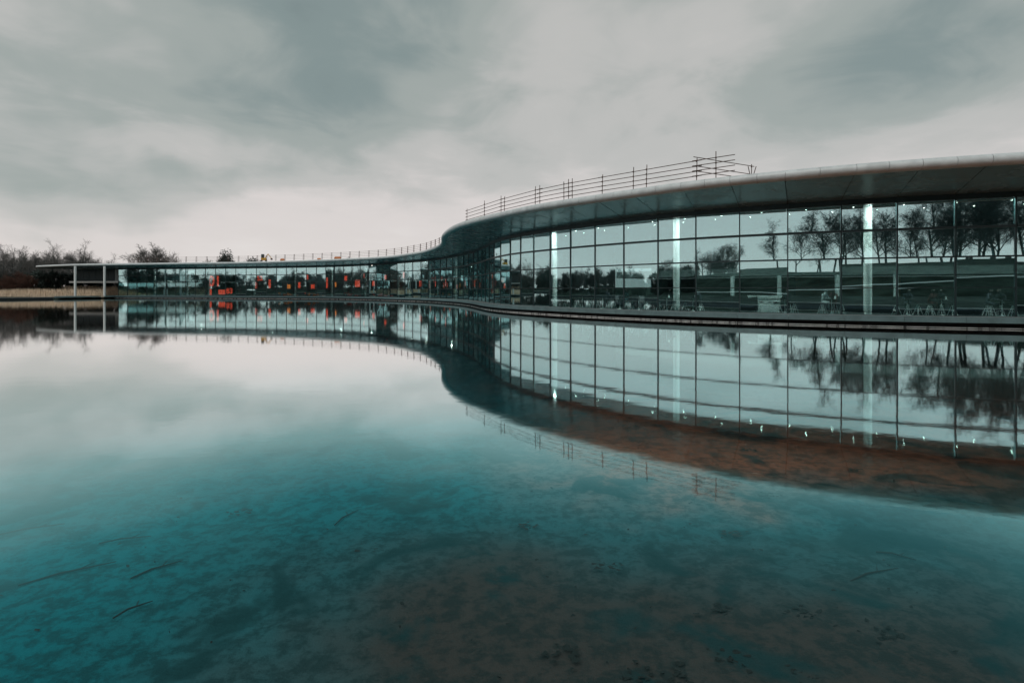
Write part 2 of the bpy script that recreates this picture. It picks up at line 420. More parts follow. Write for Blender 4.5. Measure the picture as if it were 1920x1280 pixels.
# further along the seams follow the wall; the S-bend has its own measure
keyg = [MS[i_grid]] + [s_at_x(GC, GA, x) for x in (944.5, 900, 835, 740, 500)] + [GA[-1]]
ey = lambda yv: float(EA[np.argmin(np.abs(EC[:, 1] - yv) + (EC[:, 0] > 0) * 99 + (EA < 30) * 99 + (EC[:, 0] < -60) * 99)])
keye = [e0] + [ey(57.), ey(71.), ey(84.), s_at_x(EC, EA, 745, 60), s_at_x(EC, EA, 505, 60), s_at_x(EC, EA, 222, 60)]
for i in range(i_grid + 1, len(MS)): ES[i] = float(np.interp(MS[i], keyg, keye))
def eave_pts(e_a, e_b, step=.8, off=0.0):
    n = max(2, int(abs(e_b - e_a) / step) + 1)
    return [ein(e_a + (e_b - e_a) * k / (n - 1), off) for k in range(n)]
def nose(e_a, e_b):
    pts = eave_pts(e_a + .008, e_b - .008, .6); m = len(pts); mb = MB(); NP = 11
    ss = np.linspace(e_a + .008, e_b - .008, m); vs = []
    prof = [(math.cos(t), math.sin(t)) for t in np.linspace(-math.pi / 2, math.pi / 2, NP)]
    prof = [(-1.1, -1)] + prof + [(-1.6, 1.0)]
    for q, sv in zip(pts, ss):
        n = -SGN * normal(EC, EA, sv, 1.2)
        for u, w_ in prof: vs.append((q[0] + n[0] * R_NOSE * u, q[1] + n[1] * R_NOSE * u, Z_EAVE + R_NOSE + R_NOSE * w_))
    K = len(prof); fs = [(j * K + i, (j + 1) * K + i, (j + 1) * K + i + 1, j * K + i + 1) for j in range(m - 1) for i in range(K - 1)]
    mb.add(vs, fs); o = part(mb, 'eave_panel', 'eave_metal', True)
seams = [ES[i] for i in sorted(ES)]
for i in range(first, len(MS) - 1):
    ea, eb = ES[i], ES[i + 1]
    nose(ea, (ea + eb) / 2); nose((ea + eb) / 2, eb)
    g1, g2 = MP[i], MP[i + 1]
    ep = eave_pts(ea + .02, eb - .02, .8, .36); m = len(ep)
    tg = (g2 - g1) / np.hypot(*(g2 - g1)) * .02
    gp = [(g1 + tg) + (g2 - g1 - 2 * tg) * k / (m - 1) for k in range(m)]
    mb = MB()
    vs = [(p[0], p[1], Z_SOFFIT) for p in gp] + [(p[0], p[1], Z_EAVE + .01) for p in ep]
    vs += [(x, y, z + .03) for x, y, z in vs]
    fs = []
    for k in range(m - 1):
        fs += [(k, k + 1, m + k + 1, m + k), (2 * m + k, 3 * m + k, 3 * m + k + 1, 2 * m + k + 1),
               (k, 2 * m + k, 2 * m + k + 1, k + 1), (m + k, m + k + 1, 3 * m + k + 1, 3 * m + k)]
    fs += [(0, m, 3 * m, 2 * m), (m - 1, 3 * m - 1, 4 * m - 1, 2 * m - 1)]
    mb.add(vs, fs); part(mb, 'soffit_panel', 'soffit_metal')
# western tip: eave run round the end, soffit over the terrace
e = ES[len(MS) - 1]
tipE = np.linspace(e, EA[-1], 16)
for k in range(15): nose(tipE[k], tipE[k + 1])
hub = end + back * 12 + wt * 2
ee = np.linspace(e, EA[-1], 40); tp = [ein(x, .36) for x in ee]; ti = [tuple(end)] + [tuple(end + back * 24 * k / 39) for k in range(1, 40)]
mb = MB(); mb.add([(x, y, Z_SOFFIT + .004) for x, y in ti] + [(p[0], p[1], Z_EAVE + .01) for p in tp], [(k, k + 1, 41 + k, 40 + k) for k in range(39)])
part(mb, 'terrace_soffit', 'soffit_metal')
# roof skin behind the eave
e_all = np.linspace(ES[first], EA[-1], 190)
in1 = [ein(x, .42) for x in e_all]; in2 = [ein(x, 3.0) for x in e_all]
ZR = Z_EAVE + 2 * R_NOSE
mb = MB()
vs = [(p[0], p[1], ZR - .01) for p in in1] + [(p[0], p[1], ZR + .22) for p in in2]; n = len(in1)
mb.add(vs, [(i, i + 1, n + i + 1, n + i) for i in range(n - 1)]); part(mb, 'roof_verge', 'roof_sheet', True)
backline = [(-128, 172), (-60, 185), (10, 170), (95, 130), (120, 60)]
mb = MB(); poly = [tuple(p) for p in in2] + backline
mb.prism(poly, ZR - .1, ZR + .22); part(mb, 'roof', 'roof_sheet')
mb = MB(); poly = [tuple(ein(x, 1.2)) for x in e_all] + backline
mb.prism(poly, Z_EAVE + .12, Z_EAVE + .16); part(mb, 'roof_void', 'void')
# floor and ceiling inside
gl_all = [gin(x, .12) for x in np.linspace(MS[0], MS[-1], 150)]
ib = [(-118, 150), (-60, 165), (10, 150), (80, 110), (95, 50)]
mb = MB(); mb.prism([tuple(p) for p in gl_all] + ib, .50, Z_FLOOR); part(mb, 'floor_slab', 'inner_floor')
mb = MB(); mb.prism([tuple(p) for p in gl_all] + ib, Z_SOFFIT - .12, Z_SOFFIT - .07); part(mb, 'ceiling', 'ceiling')
# back walls, gallery slab, gallery wall
def run(xs, off): return [gin(s_at_x(GC, GA, x), off) for x in xs]
def wall_run(pts, z0, z1, name, mt, th=.2):
    for i in range(len(pts) - 1):
        mb = MB(); mb.bar(pts[i], pts[i + 1], 0, th, z0, z1); part(mb, name, mt[i % len(mt)] if isinstance(mt, list) else mt)
sr = np.linspace(MS[0], s_at_x(GC, GA, 1060), 12)
wall_run([gin(x, 13.5) for x in sr], Z_FLOOR, 3.6, 'inner_wall', ['inner_wall', 'inner_wall', 'inner_wall', 'inner_wall', 'inner_wall', 'inner_wall_warm', 'inner_wall_warm', 'inner_wall', 'inner_wall', 'inner_wall', 'inner_wall'])
wall_run([gin(x, 13.6) for x in sr], 4.3, Z_SOFFIT - .24, 'gallery_wall', 'gallery_wall')
for i in range(len(sr) - 1):
    mb = MB(); mb.prism([tuple(gin(sr[i], 7.5)), tuple(gin(sr[i + 1], 7.5)), tuple(gin(sr[i + 1], 13.4)), tuple(gin(sr[i], 13.4))], 3.62, 4.28)
    part(mb, 'gallery_slab', 'slab_white')
far_b = [(13.5, 66), (7, 84), (-6, 104), (-24, 123), (-50, 137), (-78, 143)]
for i in range(len(far_b) - 1):
    m_ = 5
    for k in range(m_):
        a = np.array(far_b[i]) + (np.array(far_b[i + 1]) - np.array(far_b[i])) * k / m_; c = np.array(far_b[i]) + (np.array(far_b[i + 1]) - np.array(far_b[i])) * (k + 1) / m_
        mb = MB(); mb.bar(a, c, 0, .2, Z_FLOOR, Z_SOFFIT - .24); part(mb, 'inner_wall', ['panel_dark', 'inner_wall', 'panel_dark', 'inner_wall', 'panel_dark'][k])
sr2 = np.linspace(s_at_x(GC, GA, 820), s_at_x(GC, GA, 380), 22)
for i in range(len(sr2) - 1):
    mb = MB(); mb.prism([tuple(gin(sr2[i], 6.5)), tuple(gin(sr2[i + 1], 6.5)), tuple(gin(sr2[i + 1], 11)), tuple(gin(sr2[i], 11))], 4.4, 4.75)
    part(mb, 'gallery_slab', 'inner_wall_pale')
# west pavilion: gallery slab and upper screen seen through the open terrace
pa = [np.array([-131.8, 152.]), np.array([-98., 148.])]
mb = MB(); mb.bar(pa[0], pa[1], 0, 5, 4.45, 4.95); part(mb, 'gallery_slab', 'white_paint')
for k in range(16):
    a = pa[0] + (pa[1] - pa[0]) * k / 16; c = pa[0] + (pa[1] - pa[0]) * (k + .94) / 16
    mb = MB(); mb.bar(a, c, 0, .12, 4.96, Z_SOFFIT - .02); part(mb, 'screen_panel', 'inner_wall_pale' if k in (6, 10) else 'frame')
# columns
def column(p, r=.23, z1=Z_SOFFIT - .11, m='white_paint'):
    mb = MB(); mb.lathe([(r * .86, Z_FLOOR), (r * .86, Z_FLOOR + .22), (r, Z_FLOOR + .24), (r, z1)], 20, (float(p[0]), float(p[1]), 0)); part(mb, 'column', m, False)
for x in (1627, 1268, 1040):
    column(inside_at(x, 1.4), .25)
column(gin(sm[0] - 12, 1.5))
for x in (1765, 1612, 1462, 1338): column(gin(s_at_x(GC, GA, x), 7.2), .17, 3.62, 'inner_wall_pale')
for x, o in ((905, .8), (847, .8), (799, .8), (760, 1.0), (741, .8), (680, .8), (617, .8), (549, .9), (473, .8), (387, .8), (343, 1.6), (285, .8)):
    column(gin(s_at_x(GC, GA, x, 30), o), .24)
for x, d in ((141, 131.), (196, 131.5)):
    column(((x - 960) / FPX * d, d), .26, Z_SOFFIT + .02)
# terrace floor at the west end
mb = MB(); mb.prism([(-117, 128.5), (float(end[0]), float(end[1]) - 1.2), (float(end[0]), 150), (-130, 150)], .5, .715); part(mb, 'terrace_floor', 'deck')
mb = MB(); mb.bar((-117.2, 128.4), (float(end[0]), float(end[1]) - 1.3), 0, .06, .36, .725); part(mb, 'terrace_fascia', 'frame_pale')

# ---------------------------------------------------------------- ground, lake
lake = np.array([(110, 1.0), (-60, 1.0), (-100, 14), (-140, 45), (-150, 80), (-136, 104), (-122, 117), (-117.5, 130)] +
                [tuple(gin(x, 1.4)) for x in np.linspace(MS[-1], MS[0], 70)])
def inside_dist(px, py):
    n = len(lake); ins = np.zeros(px.shape, bool); dist = np.full(px.shape, 1e9)
    for i in range(n):
        ax, ay = lake[i]; bx, by = lake[(i + 1) % n]
        c = ((ay > py) != (by > py)) & (px < (bx - ax) * (py - ay) / (by - ay + 1e-12) + ax); ins ^= c
        t = np.clip(((px - ax) * (bx - ax) + (py - ay) * (by - ay)) / ((bx - ax) ** 2 + (by - ay) ** 2), 0, 1)
        dist = np.minimum(dist, np.hypot(px - ax - t * (bx - ax), py - ay - t * (by - ay)))
    return ins, dist
def sstep(a, c, v): t = np.clip((v - a) / (c - a), 0, 1); return t * t * (3 - 2 * t)
def ground_h(px, py):
    px, py = np.asarray(px, float), np.asarray(py, float)
    ins, d = inside_dist(px, py)
    h = .46 + 0 * px
    h = h + .34 * sstep(2, -4, py)
    h = h + 6.0 * sstep(-7, -36, py) * sstep(-110, -45, px)                       # mound behind the photographer
    h = h + 1.5 * sstep(-8, -44, py) * sstep(-45, -110, px)
    h = h + 2.4 * sstep(-142, -190, px) * sstep(160, 20, py)                    # west bank
    h = h + 3.0 * sstep(185, 330, py)
    far = np.hypot(px, py - 60); h = h + 6 * sstep(500, 1500, far)
    h = h + .25 * np.sin(px * .11 + py * .07) * sstep(8, 30, d)
    return np.where(ins, -.9, h)
def axis(lo, hi, fine_lo, fine_hi, nf, nc):
    f = np.linspace(fine_lo, fine_hi, nf); g = np.geomspace(1, 1 + (hi - fine_hi), nc)[1:] - 1 + fine_hi
    l = fine_lo - (np.geomspace(1, 1 + (fine_lo - lo), nc)[1:] - 1); return np.r_[l[::-1], f, g]
gx = axis(-3000, 3000, -210, 130, 230, 16); gy = axis(-3000, 3000, -110, 230, 230, 16)
GX, GY = np.meshgrid(gx, gy); GZ = ground_h(GX, GY)
nx, ny = len(gx), len(gy)
me = bpy.data.meshes.new('ground')
me.from_pydata(np.c_[GX.ravel(), GY.ravel(), GZ.ravel()].tolist(), [], [(j * nx + i, j * nx + i + 1, (j + 1) * nx + i + 1, (j + 1) * nx + i) for j in range(ny - 1) for i in range(nx - 1)])
me.polygons.foreach_set('use_smooth', [True] * len(me.polygons))
struct(link('ground', me, None, 'grass'))
mb = MB(); mb.add([(-170, -2, 0), (130, -2, 0), (130, 170, 0), (-170, 170, 0)], [(0, 1, 2, 3)])
struct(mb.build('lake_water', 'water'))
# lake bed, gently rippled silt
bx = np.linspace(-45, 45, 300); by = np.linspace(.6, 48, 200) ** 1.0
BX, BY = np.meshgrid(bx, by); BZ = -.47 + .03 * np.sin(BX * 1.3 + 1.7 * np.sin(BY * .5)) * np.sin(BY * .9 + BX * .3) + .012 * rng.standard_normal(BX.shape)
nx, ny = len(bx), len(by); me = bpy.data.meshes.new('lake_bed')
me.from_pydata(np.c_[BX.ravel(), BY.ravel(), BZ.ravel()].tolist(), [], [(j * nx + i, j * nx + i + 1, (j + 1) * nx + i + 1, (j + 1) * nx + i) for j in range(ny - 1) for i in range(nx - 1)])
me.polygons.foreach_set('use_smooth', [True] * len(me.polygons)); struct(link('lake_bed', me, None, 'lake_bed'))
mb = MB(); mb.add([(-170, -2, -.85), (130, -2, -.85), (130, 170, -.85), (-170, 170, -.85)], [(0, 1, 2, 3)])
struct(mb.build('deep_lake_bed', 'lake_bed'))
# stone kerb round the open shore
kp = [(110, 1.0), (60, 1.0), (0, 1.0), (-60, 1.0), (-100, 14), (-140, 45), (-150, 80), (-136, 104), (-122, 117), (-117.5, 128.2)]
kp = smooth_curve(np.array(kp, float), 3.0, 2.0)
kerb = empty('lake_kerb', (float(kp[0][0]), float(kp[0][1]), 0)); tag(kerb, 'dark kerb wall with pale stone coping along the grassy lake shore', 'kerb')
KI = Matrix.Translation(-Vector(kerb.location))
m1, m2 = MB(), MB()
for i in range(len(kp) - 1):
    m1.bar(kp[i], kp[i + 1], 0, .5, -.9, .44); m2.bar(kp[i], kp[i + 1], 0, .62, .44, .56)
for mbx, nm, mt in ((m1, 'kerb_wall', 'kerb_dark'), (m2, 'coping', 'kerb_stone')):
    o = mbx.build(nm, mt, kerb); o.matrix_parent_inverse = KI
# pale gravel walk on the mound, mirrored in the glass
pp = [(-80, -20), (-40, -15), (-18, -17.5), (0, -15), (14, -17), (30, -20), (45, -23), (70, -24)]
pp = smooth_curve(np.array(pp, float), 6, 2.0); mb = MB(); vs = []
for q in pp:
    for o in (-.28, .28): vs.append((q[0], q[1] + o, float(ground_h(q[0], q[1] + o)) + .05))
mb.add(vs, [(2 * i, 2 * i + 1, 2 * i + 3, 2 * i + 2) for i in range(len(pp) - 1)]); struct(mb.build('path', 'path'))

# ---------------------------------------------------------------- trees
def bare_tree(seed, height, spread, kind='round', sides=5, thin=False):
    r_ = random.Random(seed); tr, tw = MB(), MB()
    def grow(p, d, ln, rad, lev):
        n = 3 if lev < 3 else 2; pts = [p]; dirs = d.copy()
        for k in range(n):
            j = .07 if lev == 0 else .30
            dirs = (dirs + Vector((r_.gauss(0, j), r_.gauss(0, j), r_.gauss(0, j * .6) + (.10 if lev else .05)))).normalized()
            if kind == 'birch' and lev >= 3: dirs = (dirs + Vector((0, 0, -.35))).normalized()
            pts.append(pts[-1] + dirs * ln / n)
        for k in range(n):
            ra = rad * (1 - .62 * k / n); rb = rad * (1 - .62 * (k + 1) / n)
            (tr if lev < 2 else tw).tube(pts[k], pts[k + 1], ra, rb, sides if lev < 2 else 3, cap=False)
        if lev >= 4: return
        cnt = ({0: 12, 1: 5, 2: 5, 3: 4} if thin else {0: 15, 1: 7, 2: 5, 3: 5})[lev]
        for k in range(cnt):
            t = (.20 + .80 * (k + r_.random()) / cnt) if lev == 0 else (.22 + .78 * (k + r_.random()) / cnt)
            i = min(n - 1, int(t * n)); f = t * n - i; q = pts[i].lerp(pts[i + 1], f)
            ax = (pts[i + 1] - pts[i]).normalized(); az = r_.uniform(0, 2 * math.pi)
            u = ax.orthogonal().normalized(); w = ax.cross(u); side = u * math.cos(az) + w * math.sin(az)
            ang = R(r_.uniform(32, 62) if lev == 0 else r_.uniform(25, 60))
            if kind == 'birch' and lev == 0: ang *= .72
            nd = (ax * math.cos(ang) + side * math.sin(ang)).normalized()
            ll = {0: height * spread * (1.15 - .75 * t), 1: ln * .55, 2: ln * .55, 3: ln * .6}[lev] * r_.uniform(.75, 1.2)
            grow(q, nd, ll, max(.013 if thin else .019, rad * (1 - .62 * t) * .52), lev + 1)
        if lev == 0:      # leader
            grow(pts[-1], dirs, height * .22, rad * .3, 1)
    grow(Vector((0, 0, -.2)), Vector((0, 0, 1)), height * .78, height * .017, 0)
    return tr.mesh('trunk', True), tw.mesh('crown')
def leafy(seed, height, rad, conical, nl=3600, lsz=.28):
    r_ = random.Random(seed); tr, cr = MB(), MB()
    tr.tube((0, 0, -.2), (0, 0, height * .9), height * .02 + .04, .03, 6)
    lobes = [(r_.uniform(0, 2 * math.pi), r_.uniform(.15, 1), r_.uniform(.10, .34)) for _ in range(26)]
    for k in range(14):
        a = r_.uniform(0, 6.28); z = r_.uniform(.2, .8) * height; l = rad * .6
        tr.tube((0, 0, z), (math.cos(a) * l, math.sin(a) * l, z + l * .35), .05, .015, 4)
    for _ in range(nl):
        a, t, sz = r_.choice(lobes); zz = t * height
        env = rad * ((1.05 - t) if conical else math.sqrt(max(.05, 1 - (2 * t - 1.0) ** 2 * .9)))
        c = Vector((math.cos(a) * env * .62, math.sin(a) * env * .62, zz))
        v_ = Vector((r_.gauss(0, 1), r_.gauss(0, 1), r_.gauss(0, .8))); c += v_.normalized() * r_.random() ** .5 * rad * (sz + .18)
        if c.z < .05: continue
        u = Vector((r_.gauss(0, 1), r_.gauss(0, 1), r_.gauss(0, 1))).normalized(); w = u.orthogonal().normalized(); q = lsz * r_.uniform(.5, 1.2)
        cr.add([c - u * q, c + w * q * .4, c + u * q, c - w * q * .4], [(0, 1, 2, 3)])
    return tr.mesh('trunk', True), cr.mesh('crown')
TREES = {}
def tree_kind(key, gen, m_tr, m_cr):
    a, c = gen
    a.materials.append(MATS[m_tr]); c.materials.append(MATS[m_cr]); TREES[key] = (a, c)
tree_kind('birch1', bare_tree(1, 13, .27, 'birch'), 'bark', 'twig')
tree_kind('birch2', bare_tree(2, 12, .30, 'birch'), 'bark', 'twig')
tree_kind('oak1', bare_tree(3, 12, .44), 'bark', 'twig')
tree_kind('oak2', bare_tree(4, 11, .48), 'bark', 'twig')
tree_kind('far1', bare_tree(5, 12, .42, thin=True), 'bark_far', 'twig_far')
tree_kind('far2', bare_tree(6, 11, .36, thin=True), 'bark_far', 'twig_far')
tree_kind('far3', bare_tree(9, 10, .50, thin=True), 'bark_far', 'twig_far')
tree_kind('big', bare_tree(13, 11, .50), 'bark_far', 'twig_far')
tree_kind('rust', bare_tree(7, 5, .60), 'bark_far', 'twig_rust')
tree_kind('ever', leafy(11, 8, 3.2, False, 4200, .30), 'bark_far', 'leaf_ever')
tree_kind('conif', leafy(12, 9, 3.0, True, 3600, .30), 'bark_far', 'leaf_ever')
def tree(name, key, x, y, sc, label, cat, group=None, rz=None, sz=1.0, z=None):
    o = empty(name, (x, y, (float(ground_h(x, y)) if z is None else z)), random.uniform(0, 6.28) if rz is None else rz)
    o.scale = (sc, sc, sc * sz)
    for me, nm in zip(TREES[key], ('trunk', 'crown')): link(nm, me, o)
    tag(o, label, cat, group); return o
def shot(x, d): return (x - 960) / FPX * d
# trees mirrored in the glass, on the mound behind the photographer
G1 = 'bare trees on the grassy mound'
k = 0
MT = [(-35, -39, 'birch2', .72), (-24, -37, 'birch1', .80), (-20.5, -41, 'birch2', .92), (-16, -38, 'birch1', .95), (-9, -37, 'oak2', .72), (-5.5, -40, 'birch1', 1.08), (-2, -37, 'birch2', .98), (1.5, -41, 'oak1', .85),
      (6, -38, 'birch2', .95), (9, -41, 'oak2', .98), (12.5, -37, 'birch1', .98), (15.5, -40, 'oak1', .95), (19.5, -37, 'birch2', .98), (27, -39, 'oak2', .85), (30, -36, 'oak1', 1.0), (33, -39, 'birch1', 1.08), (36, -35, 'oak1', 1.05),
      (38.5, -39, 'birch2', 1.2), (41, -36, 'oak2', 1.15), (43.5, -39, 'birch1', 1.15), (46, -35, 'oak1', 1.12), (48.5, -38, 'birch2', 1.25), (52, -36, 'oak2', 1.15), (56, -38, 'oak1', 1.1), (61, -35, 'birch1', 1.2), (66, -37, 'oak2', 1.15)]
MT += [(x_ + 1.4, y_ - 7, {'birch1': 'oak1', 'birch2': 'birch1', 'oak1': 'birch2', 'oak2': 'birch2'}[k_], s_ * .95) for x_, y_, k_, s_ in MT[4:]]
for x, y, key, sc in MT:
    lab = {'birch1': 'slender bare birch with drooping twigs on the mound mirrored in the glass', 'birch2': 'slender bare birch with drooping twigs on the mound mirrored in the glass',
           'oak1': 'spreading bare broadleaf tree on the mound mirrored in the glass', 'oak2': 'spreading bare broadleaf tree on the mound mirrored in the glass'}[key]
    tree('birch_tree' if 'birch' in key else 'broadleaf_tree', key, x, y, sc, lab, 'tree', G1 + (' (birches)' if 'birch' in key else ' (broadleaves)'))
# the wooded banks round the lake
def wood(n, fx, fy, keys, smin, smax, lab, grp, zz=1.0):
    for _ in range(n):
        x, y = fx(), fy()
        tree('bank_tree', random.choice(keys), x, y, random.uniform(smin, smax), lab, 'tree', grp, sz=zz)
shore = resample(np.array([(-52, -46), (-66, -36), (-88, -20), (-120, 2), (-158, 32), (-172, 70), (-166, 108)], float), 1.0)
def along(o0, o1):
    i = random.randrange(3, len(shore) - 3); t = shore[i + 3] - shore[i - 3]; t = t / np.hypot(*t); o = random.uniform(o0, o1)
    return shore[i] + np.array([t[1], -t[0]]) * (o if True else 0)
sgn_ = -1 if (shore[60] + np.array([(shore[63] - shore[57])[1], -(shore[63] - shore[57])[0]]) * 2)[0] > shore[60][0] else 1
for _ in range(130):
    x, y = along(0, 26 * sgn_); kd = random.choice(['oak1', 'oak2', 'birch2', 'far1', 'far3'])
    tree('bank_tree', kd, float(x), float(y), random.uniform(.62, .88), 'bare tree of the wooded bank across the water, mirrored in the glass', 'tree', 'bare trees of the wooded bank')
for _ in range(90):
    x, y = along(2 * sgn_, 24 * sgn_)
    tree('bank_shrub', 'ever', float(x), float(y), random.uniform(.55, .95), 'dark evergreen shrub of the wooded bank, mirrored in the glass', 'shrub', 'evergreen shrubs of the wooded bank')
# behind the west end of the building
FW = 'bare woodland trees behind the reeds'
for x, d, key, sc in [(-8, 160, 'far2', 1.35), (14, 172, 'far1', 1.40), (28, 168, 'far3', 1.45), (48, 178, 'far2', 1.40), (66, 172, 'far3', 1.30), (84, 185, 'far1', 1.35), (104, 180, 'far3', 1.40), (112, 192, 'far1', 1.52),
                      (128, 184, 'far3', 1.36), (142, 190, 'far1', 1.52), (152, 188, 'far3', 1.42), (168, 195, 'far2', 1.35), (186, 196, 'far3', 1.22), (205, 200, 'far1', 1.2), (222, 205, 'far3', 1.15),
                      (30, 182, 'big', 1.25), (8, 176, 'big', 1.3), (56, 186, 'big', 1.25), (90, 190, 'big', 1.15), (116, 196, 'big', 1.3), (136, 194, 'big', 1.3), (150, 198, 'big', 1.28), (176, 202, 'big', 1.12), (198, 205, 'big', 1.05), (74, 176, 'big', 1.1), (2, 150, 'far3', 1.1), (38, 155, 'far1', 1.05), (58, 157, 'far3', 1.0), (80, 160, 'far2', 1.1), (100, 163, 'far3', 1.05), (122, 168, 'far1', 1.0), (20, 152, 'far2', 1.0)]:
    tree('woodland_tree', key, shot(x, d), d, sc * 1.08, 'grey bare tree of the dense wood behind the reed bed', 'tree', FW)
for _ in range(46):
    x, y = random.uniform(-235, -168), random.uniform(96, 190)
    tree('woodland_tree', random.choice(['far1', 'far2', 'far3', 'big']), x, y, random.uniform(.95, 1.35), 'grey bare tree of the wood west of the reeds, mirrored in the bend', 'tree', 'bare trees of the west wood')
for _ in range(30):
    x, y = random.uniform(-225, -166), random.uniform(96, 185)
    tree('dark_shrub', 'ever', x, y, random.uniform(.8, 1.3), 'dark evergreen shrub of the wood west of the reeds, mirrored in the bend', 'shrub', 'evergreen shrubs of the west wood')
for x, d, sc in [(18, 148, 1.1), (36, 149, 1.35), (50, 151, 1.2), (4, 147, 1.0)]:
    tree('rust_shrub', 'rust', shot(x, d), d, sc, 'rust-brown bare shrub at the edge of the dark wood', 'shrub', 'rust-brown shrubs above the reeds')
for x, d, sc in [(-6, 151, .8), (24, 153, .75), (46, 154, .8), (66, 153, .85), (84, 156, .8), (104, 158, .85), (122, 161, .8), (140, 164, .8), (158, 166, .8), (176, 166, .75), (196, 168, .75), (215, 168, .75)]:
    tree('dark_shrub', 'ever', shot(x, d), d, sc, 'dark evergreen shrub in the undergrowth behind the reeds', 'shrub', 'dark shrubs under the wood')
tree('conifer_tree', 'conif', shot(228, 205), 205, 1.15, 'dark layered conifer just beside the tall bare tree behind the roof', 'tree')
for q, (x, sc) in enumerate([(266, 1.72), (286, 1.80), (309, 1.62)]):
    tree('tall_bare_tree', ['big', 'big', 'big'][q], shot(x, 205), 205 + q, sc, 'tall bare tree rising well above the low far roof', 'tree', 'clump of tall bare trees above the far roof')
tree('conifer_tree', 'conif', shot(424, 205), 205, 1.78, 'dark evergreen standing above the far roof behind the yellow digger', 'tree')
for x, sc in [(385, 1.5), (412, 1.55), (434, 1.62), (448, 1.52), (640, 1.6), (480, 1.6)]:
    tree('roofline_tree', 'ever', shot(x, 205), 205 + random.uniform(-5, 8), sc, 'dark evergreen crown just showing over the far roof', 'tree', 'evergreens showing over the far roof')
# reeds: uncountable blades
mb = MB(); r_ = random.Random(3)
def blades(n, fx, fy, h0, h1):
    for _ in range(n):
        d = fy(); x = shot(fx(), d); z = float(GH(x, d)); h = r_.uniform(h0, h1); lx, ly = r_.gauss(0, .16), r_.gauss(0, .16); w = r_.uniform(.02, .05)
        a = r_.uniform(0, 3.14); ux, uy = math.cos(a) * w, math.sin(a) * w
        mb.add([(x - ux, d - uy, z - .05), (x + ux, d + uy, z - .05), (x + lx * h + ux * .6, d + ly * h + uy * .6, z + h * .8), (x + lx * h * 1.3, d + ly * h * 1.3, z + h)], [(0, 1, 2, 3)])
_gx = np.linspace(-220, -60, 81); _gy = np.linspace(110, 190, 41); _G = ground_h(*np.meshgrid(_gx, _gy))
def GH(x, y):
    i = min(79, max(0, int((x + 220) / 2))); j = min(39, max(0, int((y - 110) / 2))); return max(.3, _G[j, i])
blades(5200, lambda: r_.uniform(-14, 196), lambda: r_.uniform(139, 149), .8, 2.4)
blades(5200, lambda: r_.uniform(120, 385), lambda: r_.uniform(152, 166), 1.6, 3.4)
blades(900, lambda: r_.uniform(-14, 116), lambda: r_.uniform(131, 139), .4, 1.2)
o = mb.build('reeds', 'reed'); o['kind'] = 'stuff'; o['label'] = 'pale dry reed bed along the west shore'

# ---------------------------------------------------------------- scaffold guard rails on the roof
def post(root, inv, p, z0, z1, lean=0.0, r=.028):
    mb = MB(); mb.tube((p[0], p[1], z0), (p[0] + lean, p[1], z1), r, r, 6); o = mb.build('post', 'scaffold', root); o.matrix_parent_inverse = inv
def rail(root, inv, a, c, r=.026):
    mb = MB(); mb.tube(a, c, r, r, 6); o = mb.build('rail', 'scaffold', root); o.matrix_parent_inverse = inv
def coupler(root, inv, p, r=.055):
    mb = MB(); mb.lathe([(r * .6, -r), (r, -r * .5), (r, r * .5), (r * .6, r)], 8, tuple(p)); o = mb.build('coupler', 'scaffold', root); o.matrix_parent_inverse = inv
INS = 1.1
def epx(x, lo=0.0, ins=INS): return ein(s_at_x(EC, EA, x, lo), ins)
p0 = epx(1300); sg = empty('scaffold_guardrail', (float(p0[0]), float(p0[1]), ZR)); tag(sg, 'brown tube scaffold guard rail along the near roof edge with crossed tubes at its end', 'guard rail')
SI = Matrix.Translation(-Vector(sg.location))
LV = [ZR + .50, ZR + .84, ZR + 1.18, ZR + 1.52]
def lift(p, k=1.0): return p
px_posts = [857, 890, 921, 927, 985, 994, 1041, 1050, 1057, 1114, 1173, 1198, 1296]
s_posts = [s_at_x(EC, EA, x) for x in px_posts]; pp_ = [ein(s_, INS) for s_ in s_posts]
for i, p in enumerate(pp_):
    post(sg, SI, p, ZR + .1, ZR + (1.86 if i % 3 else 1.72), random.uniform(-.03, .05))
    for z in LV: coupler(sg, SI, (p[0], p[1], z))
runs = [(0, 2), (2, 4), (4, 7), (7, 9), (9, 11), (11, 12)]
for a, c in [(0, 2), (2, 5), (5, 7), (7, 9), (9, 12)]:
    for z in LV:
        A, C_ = np.array(pp_[a]), np.array(pp_[c]); t = (C_ - A) / np.hypot(*(C_ - A)) * .35
        A, C_ = A - t, C_ + t; rail(sg, SI, (A[0], A[1], z + random.uniform(-.02, .02)), (C_[0], C_[1], z + random.uniform(-.02, .02)))
q12 = pp_[12]; q13 = epx(1334, ins=INS + .1); q14 = epx(1372, ins=INS + .2); q15 = epx(1388, ins=6.0)
post(sg, SI, q13, ZR + .1, ZR + 2.0); post(sg, SI, q15, ZR + .1, ZR + 1.95); post(sg, SI, (q15[0] + .05, q15[1]), ZR + .9, ZR + 1.8, .28); post(sg, SI, (q15[0] - .05, q15[1]), ZR + .9, ZR + 1.8, -.2)
for z in LV:
    rail(sg, SI, (q12[0] - .3, q12[1], z), (q14[0], q14[1], z + .12)); coupler(sg, SI, (q13[0], q13[1], z + .06))
q0 = pp_[12] + (pp_[12] - q15) * .05
for z in (LV[1], LV[2], LV[3] + .25):
    rail(sg, SI, (q0[0], q0[1], z), (q15[0] + (q15[0] - q0[0]) * .05, q15[1] + (q15[1] - q0[1]) * .05, z + .05)); coupler(sg, SI, (q15[0], q15[1], z))
